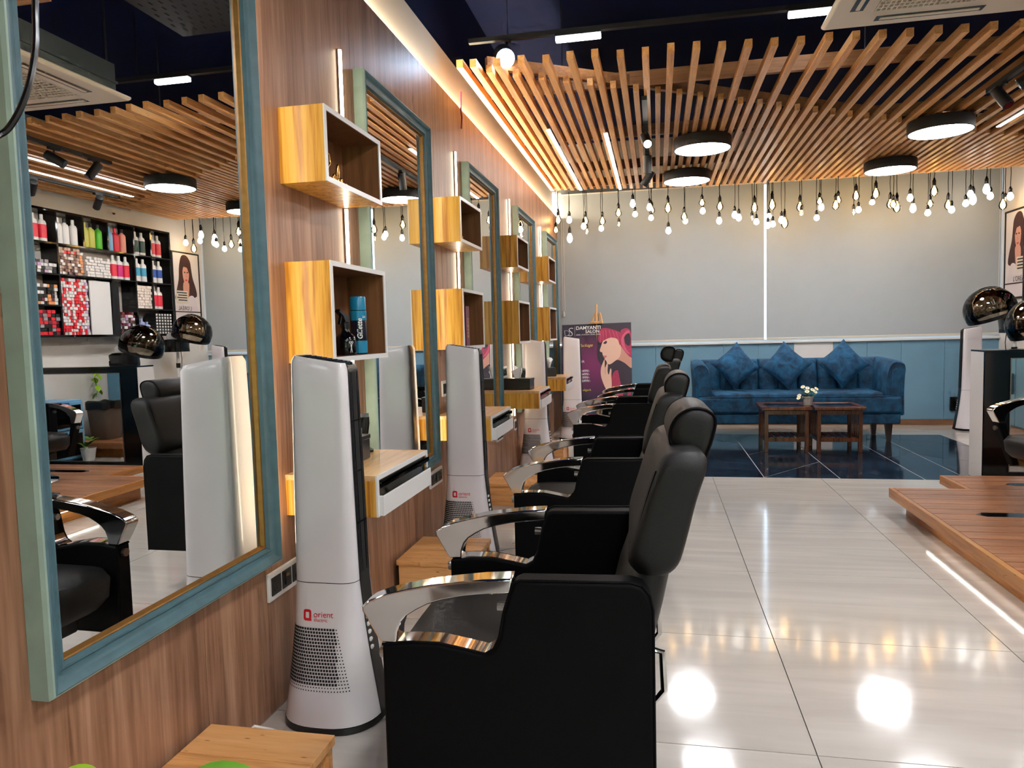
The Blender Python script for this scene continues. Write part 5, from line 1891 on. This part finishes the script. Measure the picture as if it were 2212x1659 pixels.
add_slat(0.085, 4.24, 8.10)
i = 0
while True:
    x = 0.162 + 0.1425 * i
    if x > 4.93:
        break
    led_here = i in (2,)
    add_slat(x, 4.235 + 0.075 * x + rs.uniform(-0.02, 0.02), min(8.42, 8.06 + 0.2 * x) + rs.uniform(-0.02, 0.02))
    i += 1
i = 0
while True:
    x = 0.233 + 0.1425 * i
    if x > 4.93:
        break
    add_slat(x, 4.22 + 0.665 * x + rs.uniform(-0.01, 0.01), min(8.42, 8.06 + 0.2 * x) + rs.uniform(-0.02, 0.02), 0.036)
    i += 1
for y0 in (4.98, 6.25, 7.45, 8.25):
    MB().box(0.05, 4.95, y0, y0 + 0.04, SZ + 0.05, SZ + 0.14).build('cross_beam', 'pine_x', slat, off=OC)
dg = Vector((4.6, 3.06, 0)).normalized()
nn = Vector((-dg.y, dg.x, 0)) * 0.02
p0, p1 = Vector((0.2, 4.44, SZ + 0.05)), Vector((4.9, 7.57, SZ + 0.05))
q = MB()
q.add([tuple(p0 - nn), tuple(p1 - nn), tuple(p1 + nn), tuple(p0 + nn)] + [tuple(v + Vector((0, 0, 0.07))) for v in (p0 - nn, p1 - nn, p1 + nn, p0 + nn)], [(0, 3, 2, 1), (4, 5, 6, 7), (0, 1, 5, 4), (1, 2, 6, 5), (2, 3, 7, 6), (3, 0, 4, 7)])
q.build('diagonal_beam', 'pine_x', slat, off=OC)
for x in (0.6, 2.5, 4.4):
    for y in (5.0, 8.27):
        MB().cyl((x, y, SZ + 0.139), (x, y, CZ), 0.005, 6).build('hanger_rod', 'dark_metal', slat, off=OC)

s2 = thing('slat_ceiling', 'second slat panel nearer the entrance, seen only in the nearest mirror', 'ceiling panel', (1.5, -2.0, SZ))
for i in range(34):
    y = 2.93 - i * 0.1425
    MB().box(0, 3.35 - 0.004 * i, -0.02, 0.02, 0, 0.046).build('slat', 'pine_x', s2, loc=(0.02 + 0.03 * (i % 2), y + 2.0, 0))
for x in (2.0, 4.2):
    MB().box(x - 1.5, x - 1.46, 0.1, 4.95, 0.046, 0.12).build('cross_beam', 'pine_y', s2)
    MB().cyl((x - 1.48, 2.5, 0.119), (x - 1.48, 2.5, CZ - SZ), 0.005, 6).build('hanger_rod', 'dark_metal', s2)


# ------------------------------------------------------------------ ceiling lamps
def disc_lamp(x, y, label, z=2.65, r=0.232):
    t = thing('disc_lamp', label, 'ceiling lamp', (x, y, z), 0, 'round black disc lamps')
    MB().lathe([(r - 0.012, 0.004), (r - 0.004, 0.0), (r, 0.004), (r, 0.088), (r - 0.004, 0.094), (0.01, 0.095)], 40, caps=False).build('housing', 'black_matt', t, smooth=True)
    MB().lathe([(0.001, 0.003), (r - 0.012, 0.003), (r - 0.012, 0.008), (0.001, 0.008)], 40, caps=False).build('diffuser', 'disc_light', t)
    return t


disc_lamp(1.59, 6.28, 'round black disc lamp, nearer of the left pair')
disc_lamp(1.515, 7.57, 'round black disc lamp, farther of the left pair')
disc_lamp(3.38, 6.28, 'round black disc lamp, nearer of the right pair')
disc_lamp(3.43, 7.69, 'round black disc lamp, farther of the right pair')
for dx, dy, lab in ((1.75, 2.3, 'over the first chairs, out of view above'), (3.4, 2.3, 'over the near end of the deck'), (1.75, 0.9, 'just ahead of the camera, left'), (3.4, 0.9, 'just ahead of the camera, right'), (1.75, -0.7, 'behind the camera, left'), (3.4, -0.7, 'behind the camera, right'), (1.75, -2.4, 'near the entrance, left'), (3.4, -2.4, 'near the entrance, right')):
    disc_lamp(dx, dy, 'added unseen fill disc lamp ' + lab)  # unseen lamps added to fill the dark near end of the room


def linear_led(x, y0, y1, label):
    t = thing('linear_lamp', label, 'ceiling lamp', (x, y0, SZ - 0.012), 0, 'linear lamps between the slats')
    MB().box(-0.017, 0.017, 0, y1 - y0, 0.004, 0.0115).build('profile', 'white', t)
    MB().box(-0.014, 0.014, 0.004, y1 - y0 - 0.004, 0, 0.004).build('diffuser', 'led', t)


linear_led(0.40, 5.65, 8.12, 'white light line in the slats, nearest the wooden wall')
linear_led(0.825, 5.88, 8.22, 'white light line in the slats, second from the wooden wall')
linear_led(3.92, 4.75, 6.62, 'white light line in the slats, third from the wooden wall')
linear_led(4.29, 4.95, 6.90, 'white light line in the slats, nearest the product shelf')


def track(name, x0, y0, x1, y1, z, label):
    q = MB()
    d = Vector((x1 - x0, y1 - y0, 0))
    n = Vector((-d.y, d.x, 0)).normalized() * 0.018
    a, b_ = Vector((x0, y0, z)), Vector((x1, y1, z))
    q.add([tuple(v) for v in (a - n, b_ - n, b_ + n, a + n)] + [tuple(v + Vector((0, 0, 0.028))) for v in (a - n, b_ - n, b_ + n, a + n)], [(0, 3, 2, 1), (4, 5, 6, 7), (0, 1, 5, 4), (1, 2, 6, 5), (2, 3, 7, 6), (3, 0, 4, 7)])
    return tag(q.build(name, 'black_matt', off=(x0, y0, z), loc=(x0, y0, z)), label, 'light track')


track('light_track', 1.14, 5.05, 1.14, 7.85, SZ - 0.032, 'black light track below the slats in line with the chairs')
track('light_track', 3.42, 4.42, 3.42, 5.55, SZ - 0.032, 'black light track below the slats on the right, two spots')
track('light_track', 4.42, 4.9, 4.42, 6.85, SZ - 0.032, 'black light track below the slats along the product shelf')


def spot(x, y, z, aim, label, lit=True, r=0.036, ln=0.15):
    t = thing('track_spot', label, 'spotlight', (x, y, z), 0, 'black track spotlights')
    MB().box(-0.018, 0.018, -0.05, 0.05, -0.016, 0).build('track_adapter', 'black_matt', t)
    MB().cyl((0, 0, -0.016), (0, 0, -0.07), 0.007, 8).build('stem', 'black_matt', t)
    a = Vector(aim).normalized()
    c = Vector((0, 0, -0.085))
    h = MB().cyl(tuple(c - a * ln * 0.45), tuple(c + a * ln * 0.55), r, 18).build('lamp_head', 'black_matt', t, smooth=True)
    MB().cyl(tuple(c + a * ln * 0.551), tuple(c + a * (ln * 0.551 + 0.002)), r * 0.82, 18).build('lens', 'spot' if lit else 'black_gloss', h)


spot(1.14, 5.75, SZ - 0.032, (0.15, -0.8, -0.6), 'track spotlight with lit lens facing the camera, over the chairs')
spot(1.14, 6.55, SZ - 0.032, (0, 0.25, -1), 'track spotlight pointing straight down over the chairs', False)
spot(1.14, 7.15, SZ - 0.032, (-0.6, 0.2, -0.9), 'track spotlight tilted to the wooden wall over the chairs', False)
spot(3.42, 4.95, SZ - 0.032, (-0.8, 0.3, -0.5), 'track spotlight on the right track, nearer one', False)
spot(3.42, 5.36, SZ - 0.032, (0.3, -0.5, -0.8), 'track spotlight on the right track, farther one', False)
spot(4.42, 5.75, SZ - 0.032, (0.8, 0.5, -0.7), 'track spotlight aimed at the product shelf, nearer one')
spot(4.42, 6.55, SZ - 0.032, (0.8, 0.5, -0.7), 'track spotlight aimed at the product shelf, farther one')

tr = track('light_track', 0.05, 4.62, 4.9, 4.66, 3.03, 'thin dark track carrying the short tube lamps under the navy ceiling')
for x in (0.3, 2.4, 4.6):
    MB().cyl((x - 0.05, 0.02, 0.027), (x - 0.05, 0.02, CZ - 3.03), 0.003, 6).build('hanger_rod', 'dark_metal', tr)
for x0, x1, lab in ((0.605, 0.89, 'short white tube lamp on the ceiling track, near the wooden wall'), (1.98, 2.25, 'short white tube lamp on the ceiling track, beside the air conditioner')):
    t = thing('tube_lamp', lab, 'ceiling lamp', (x0, 4.60, 2.985), 0, 'short tube lamps')
    MB().box(0, x1 - x0, 0.0, 0.05, 0.03, 0.0448).build('housing', 'black_matt', t)
    MB().box(0.002, x1 - x0 - 0.002, 0.004, 0.046, 0, 0.03).build('diffuser', 'tube', t, bevel=0.008)
t = thing('track_spot', 'very bright round spotlight under the ceiling beside the wooden wall', 'spotlight', (0.30, 4.44, 3.03), 0, 'black track spotlights')
t.location = (0.30, 4.61, 3.03)
MB().box(-0.018, 0.018, -0.03, 0.03, -0.016, 0).build('track_adapter', 'black_matt', t)
MB().cyl((0, 0, -0.016), (0, -0.03, -0.09), 0.007, 8).build('stem', 'black_matt', t)
c, a = Vector((0.0, -0.1, -0.14)), Vector((0.30, -0.78, -0.55)).normalized()
h = MB().cyl(tuple(c - a * 0.06), tuple(c + a * 0.05), 0.06, 20).build('lamp_head', 'black_matt', t, smooth=True)
MB().cyl(tuple(c + a * 0.0505), tuple(c + a * 0.054), 0.056, 20).build('lens', 'ball', h)

# ------------------------------------------------------------------ air conditioner and ducts
t = thing('cassette_air_conditioner', 'cream ceiling cassette air conditioner with square grille', 'air conditioner', (2.06, 3.18, 2.70))
AW2 = 0.95
rings = [[(a, a, z), (AW2 - a, a, z), (AW2 - a, AW2 - a, z), (a, AW2 - a, z)] for a, z in ((0.02, 0.04), (0.0, 0.03), (0.0, 0.018), (0.012, 0.006), (0.10, 0.0), (0.20, 0.0), (0.205, 0.012))]
MB().loft(rings, caps=False).build('panel', 'offwhite', t, bevel=0.004, smooth=True)
MB().box(0.06, AW2 - 0.06, 0.06, AW2 - 0.06, 0.035, 0.22).build('body', 'galv', t)
MB().box(0.05, AW2 - 0.05, 0.05, AW2 - 0.05, 0.10, 0.115).build('flange', 'galv', t)
for i in range(4):
    a = [0.23, AW2 - 0.23]
    if i < 2:
        y = 0.115 if i == 0 else AW2 - 0.115
        b6 = (a[0], a[1], y - 0.03, y + 0.03)
    else:
        x = 0.115 if i == 2 else AW2 - 0.115
        b6 = (x - 0.03, x + 0.03, a[0], a[1])
    sl = MB().box(*b6, -0.001, 0.004).build('air_slot', 'black_plastic', t)
    MB().box(b6[0] + 0.021, b6[1] - 0.021, b6[2] + 0.021, b6[3] - 0.021, -0.006, -0.0015).build('louvre', 'offwhite', sl)
MB().box(0.2, AW2 - 0.2, 0.2, AW2 - 0.2, 0.012, 0.016).build('filter', 'dark_metal', t)
q = MB()
for i in range(24):
    x = 0.205 + i * (0.54 / 23)
    q.box(x - 0.0035, x + 0.0035, 0.205, AW2 - 0.205, -0.001, 0.011)
for i in range(16):
    y = 0.205 + i * (0.54 / 15)
    q.box(0.205, AW2 - 0.205, y - 0.005, y + 0.005, -0.0015, 0.0105)
q.build('grille', 'offwhite', t)
for x, y in ((0.06, 0.06), (AW2 - 0.06, 0.06), (0.06, AW2 - 0.06), (AW2 - 0.06, AW2 - 0.06)):
    MB().cyl((x + (0.03 if x < 0.4 else -0.03), y + (0.03 if y < 0.4 else -0.03), 0.219), (x + (0.03 if x < 0.4 else -0.03), y + (0.03 if y < 0.4 else -0.03), CZ - 2.70), 0.006, 6).build('hanger_rod', 'dark_metal', t)
t = thing('cable_tray', 'dark perforated metal cable tray under the navy ceiling', 'cable tray', (1.05, 2.2, 3.05))
MB().box(0, 0.6, 0, 1.9, 0, 0.004).box(0, 0.004, 0, 1.9, 0.004, 0.08).box(0.596, 0.6, 0, 1.9, 0.004, 0.08).build('tray', 'dark_metal', t)
q = MB()
for i in range(26):
    for j in range(9):
        x, y = 0.04 + j * 0.064 + (0.03 if i % 2 else 0), 0.05 + i * 0.07
        if x < 0.56:
            q.box(x, x + 0.012, y, y + 0.034, -0.0008, -0.0001)
q.build('slot', 'hole', t)['kind'] = 'stuff'
for y in (0.3, 1.6):
    MB().cyl((0.01, y, 0.02), (0.01, y, CZ - 3.05), 0.005, 6).build('hanger_rod', 'dark_metal', t)
t = thing('air_duct', 'galvanised metal air duct above the air conditioner', 'duct', (1.95, 1.2, 3.04))
MB().box(0, 0.7, 0, 1.7, 0, 0.28).build('duct_body', 'galv', t)
for y in (0.3, 0.9, 1.5):
    MB().box(-0.015, 0.715, y, y + 0.03, -0.015, 0.295).build('flange', 'galv', t)
MB().cyl((0.35, 0.6, 0.279), (0.35, 0.6, CZ - 3.04), 0.006, 6).build('hanger_rod', 'dark_metal', t)

# loose cabling over the wooden wall
t = tag(MB().tube([(0.02, 4.50, 2.70), (0.012, 4.52, 2.66), (0.010, 4.52, 2.60), (0.012, 4.53, 2.55), (0.010, 4.52, 2.48)], 0.005, 6).build('red_wire', cm('p_wire', 120, 30, 60), smooth=True), 'short dark red wire hanging over the top of the wooden wall', 'cable')

# ------------------------------------------------------------------ pendant bulbs
YB = 8.62
rail = tag(MB().box(0, 4.84, -0.15, 0.16, 0, 0.03).build('pendant_rail', 'black_matt', loc=(0.10, YB, 2.83)), 'dark board behind the slat ends carrying the pendant bulbs', 'rail')
for x in (0.5, 2.4, 4.5):
    MB().cyl((x, 0, 0.03), (x, 0, CZ - 2.83), 0.004, 6).build('hanger_rod', 'dark_metal', rail)


# x, y, top of the socket, bottom of the bulb, kind
BULBS = [(0.059, 8.509, 2.466, 2.338, 'A'), (0.079, 8.582, 2.632, 2.449, 'A'), (0.202, 8.651, 2.609, 2.463, 'W'), (0.193, 8.744, 2.443, 2.246, 'W'),
         (0.386, 8.498, 2.494, 2.362, 'W'), (0.4, 8.585, 2.587, 2.426, 'A'), (0.406, 8.67, 2.449, 2.319, 'T'), (0.572, 8.725, 2.485, 2.361, 'W'),
         (0.602, 8.511, 2.558, 2.405, 'A'), (0.783, 8.588, 2.66, 2.496, 'A'), (0.783, 8.649, 2.495, 2.388, 'T'), (0.944, 8.732, 2.782, 2.616, 'W'),
         (0.975, 8.515, 2.589, 2.474, 'W'), (1.137, 8.584, 2.691, 2.544, 'W'), (1.153, 8.665, 2.561, 2.445, 'W'), (1.162, 8.727, 2.677, 2.533, 'A'),
         (1.343, 8.504, 2.695, 2.493, 'A'), (1.347, 8.576, 2.41, 2.269, 'W'), (1.527, 8.66, 2.581, 2.423, 'A'), (1.543, 8.745, 2.525, 2.397, 'W'),
         (1.718, 8.512, 2.683, 2.555, 'A'), (1.73, 8.592, 2.604, 2.475, 'W'), (1.915, 8.657, 2.505, 2.36, 'W'), (1.93, 8.741, 2.701, 2.523, 'A'),
         (2.069, 8.5, 2.533, 2.395, 'W'), (2.122, 8.58, 2.512, 2.373, 'W'), (2.274, 8.664, 2.486, 2.377, 'T'), (2.311, 8.74, 2.677, 2.48, 'A'),
         (2.301, 8.508, 2.434, 2.312, 'W'), (2.433, 8.575, 2.396, 2.274, 'W'), (2.454, 8.654, 2.499, 2.391, 'W'), (2.5, 8.728, 2.71, 2.493, 'A'),
         (2.474, 8.505, 2.398, 2.277, 'W'), (2.578, 8.592, 2.462, 2.324, 'W'), (2.622, 8.653, 2.494, 2.274, 'A'), (2.8, 8.744, 2.653, 2.463, 'A'),
         (2.774, 8.519, 2.504, 2.379, 'T'), (2.943, 8.574, 2.448, 2.332, 'W'), (2.99, 8.657, 2.651, 2.514, 'A'), (3.024, 8.735, 2.607, 2.459, 'W'),
         (3.121, 8.499, 2.604, 2.425, 'A'), (3.166, 8.583, 2.646, 2.501, 'A'), (3.346, 8.67, 2.505, 2.374, 'T'), (3.383, 8.726, 2.734, 2.548, 'A'),
         (3.356, 8.512, 2.503, 2.384, 'W'), (3.509, 8.576, 2.569, 2.47, 'W'), (3.569, 8.662, 2.745, 2.545, 'A'), (3.739, 8.744, 2.625, 2.439, 'A'),
         (3.699, 8.503, 2.558, 2.412, 'A'), (3.755, 8.573, 2.587, 2.371, 'A'), (3.91, 8.65, 2.636, 2.493, 'W'), (3.967, 8.736, 2.559, 2.384, 'W'),
         (4.036, 8.498, 2.43, 2.309, 'W'), (4.083, 8.575, 2.548, 2.406, 'A'), (4.15, 8.66, 2.735, 2.534, 'A'), (4.32, 8.745, 2.583, 2.395, 'A'),
         (4.27, 8.508, 2.461, 2.326, 'W'), (4.432, 8.583, 2.527, 2.396, 'W'), (4.505, 8.663, 2.639, 2.503, 'W'), (4.555, 8.725, 2.634, 2.432, 'W'),
         (4.599, 8.512, 2.69, 2.504, 'W'), (4.663, 8.577, 2.593, 2.454, 'W'), (4.819, 8.663, 2.547, 2.353, 'A'), (4.876, 8.746, 2.544, 2.441, 'T'),
         (4.818, 8.499, 2.569, 2.426, 'W')]
pb_cache = {}
rp = random.Random(9)
KIND = {'A': 'amber teardrop', 'W': 'white', 'T': 'small dim'}
for i, (bx, yy, z1, z0, kd) in enumerate(BULBS):
    ln = z1 - z0
    t = thing('pendant_bulb', '%s pendant bulb, %s from the wooden wall in the row above the sofa' % (KIND[kd], ordinal(i + 1)), 'pendant lamp', (bx, yy, z0), 0, 'pendant bulbs before the blinds')
    s = ln / 0.2
    rr_ = {'A': 0.040, 'W': 0.034, 'T': 0.022}[kd] * (0.75 + 0.25 * s)
    MB().lathe([(0.0008, 0.0), (0.35 * rr_, 0.006 * s), (0.8 * rr_, 0.022 * s), (rr_, 0.048 * s), (0.9 * rr_, 0.075 * s), (0.55 * rr_, 0.105 * s), (0.013, 0.122 * s)], 14, caps=False).build('bulb', {'A': 'bulb_a', 'W': 'bulb_w', 'T': 'bulb_c'}[kd], t, smooth=True, ang=80)
    if kd != 'W':
        rf = rr_ * (0.62 if kd == 'A' else 0.3)
        MB().lathe([(0.001, 0.016 * s), (rf * 0.7, 0.024 * s), (rf, 0.05 * s), (rf * 0.7, 0.085 * s), (0.003, 0.112 * s)], 10, caps=False).build('filament', 'filament' if kd == 'A' else 'filament_dim', t, smooth=True, ang=80)
    MB().lathe([(0.017, 0.115 * s), (0.018, 0.12 * s), (0.018, 0.172 * s), (0.012, 0.18 * s), (0.008, 0.2 * s)], 12).build('socket', 'black_plastic', t, smooth=True)
    hh = 2.83 - z0
    MB().tube([(0, 0, 0.198 * s), (0.004 * (-1) ** i, 0, (0.198 * s + hh) / 2), (0, 0, hh + 0.004)], 0.0034, 6).build('cord', 'black_plastic', t, smooth=True)

# ------------------------------------------------------------------ plant and cables near the camera, floor cords
t = thing('potted_plant', 'leafy pothos beside the camera, leaf tips at the left and bottom edges', 'plant', (0.60, 0.42, 0))
lathe_part('pot', [(0.11, 0), (0.12, 0.01), (0.16, 0.30), (0.15, 0.30), (0.13, 0.26)], 'pot_grey', t, 24)
lathe_part('soil', [(0.135, 0.27), (0.0, 0.28)], 'soil', t)
for i, (tx, ty, tz) in enumerate(((0.676, 0.500, 1.296), (0.640, 0.740, 0.650), (0.472, 0.720, 0.646), (0.5, 0.42, 0.9))):
    MB().tube([(0, 0, 0.26), ((tx - 0.6) * 0.3, (ty - 0.42) * 0.3, 0.3 + (tz - 0.3) * 0.6), (tx - 0.60, ty - 0.42, tz)], 0.004, 6).build('stem', 'leaf_dark', t, smooth=True)
add_leaf(t, (0.055, 0.080, 1.301), 0.414, -1.150, 0.061, 0.016, 'leaf', 0.10)
add_leaf(t, (0.040, 0.320, 0.650), 0.502, 0.084, 0.085, 0.030, 'leaf', 0.15)
add_leaf(t, (-0.128, 0.300, 0.646), 0.413, 0.252, 0.053, 0.022, 'leaf_lime', 0.10)
add_leaf(t, (-0.1, 0.0, 0.9), 2.6, 0.3, 0.14, 0.045, 'leaf')
add_leaf(t, (-0.05, -0.1, 0.7), 4.2, 0.3, 0.14, 0.045, 'leaf_dark')

pts = [(0.4295, 0.85, 1.9232), (0.4138, 0.85, 1.7534), (0.404, 0.85, 1.6371), (0.4098, 0.84, 1.5792), (0.4095, 0.83, 1.5343), (0.4035, 0.82, 1.4964), (0.3934, 0.81, 1.4662), (0.3834, 0.8, 1.4504), (0.3955, 0.75, 1.4267), (0.4126, 0.68, 1.4384), (0.4373, 0.62, 1.5342), (0.4631, 0.6, 1.7378)]
o = MB().tube([tuple(p) for p in smooth_poly([tuple(p) for p in pts], 4, False)], 0.0042, 8).build('black_cable', 'black_plastic', smooth=True, off=tuple(pts[7]), loc=tuple(pts[7]))
tag(o, 'black cable looping down past the left edge of the nearest mirror', 'cable')


def floor_cord(pts, label, mat='white', r=0.0045):
    p = smooth_poly(pts, 5, False)
    o = MB().tube([(a, b_, max(r + 0.0005, c)) for a, b_, c in p], r, 6).build('power_cord', mat, smooth=True, off=pts[0], loc=pts[0])
    return tag(o, label, 'cable', 'white power cords')


floor_cord([(0.37, 2.10, 0.006), (0.44, 2.0, 0.03), (0.52, 1.95, 0.006), (0.60, 2.02, 0.006), (0.66, 2.2, 0.006), (0.6, 2.32, 0.03), (0.46, 2.25, 0.006), (0.40, 2.14, 0.006)], 'white power cord coiled on the floor beside the nearest tower fan')
floor_cord([(0.36, 3.76, 0.006), (0.45, 3.7, 0.04), (0.55, 3.78, 0.006), (0.52, 3.95, 0.05), (0.40, 3.9, 0.006)], 'white power cord coiled beside the second tower fan')
floor_cord([(0.06, 7.3, 0.006), (0.14, 7.2, 0.05), (0.26, 7.4, 0.006), (0.30, 7.78, 0.006)], 'white power cord by the wall before the farthest tower fan')
t = thing('plug', 'white two pin plug lying by the foot of the nearest tower fan', 'plug', (0.035, 1.80, 0.0))
MB().loft([[(s * math.cos(a), s * 1.2 * math.sin(a), z) for a in [2 * PI * k_ / 12 for k_ in range(12)]] for s, z in ((0.02, 0.001), (0.024, 0.01), (0.022, 0.04), (0.01, 0.055))]).build('plug_body', 'white', t, smooth=True)
MB().tube([(0, 0, 0.05), (0.02, 0.02, 0.07), (0.05, 0.06, 0.04), (0.06, 0.10, 0.008)], 0.0045, 6).build('cord', 'white', t, smooth=True)
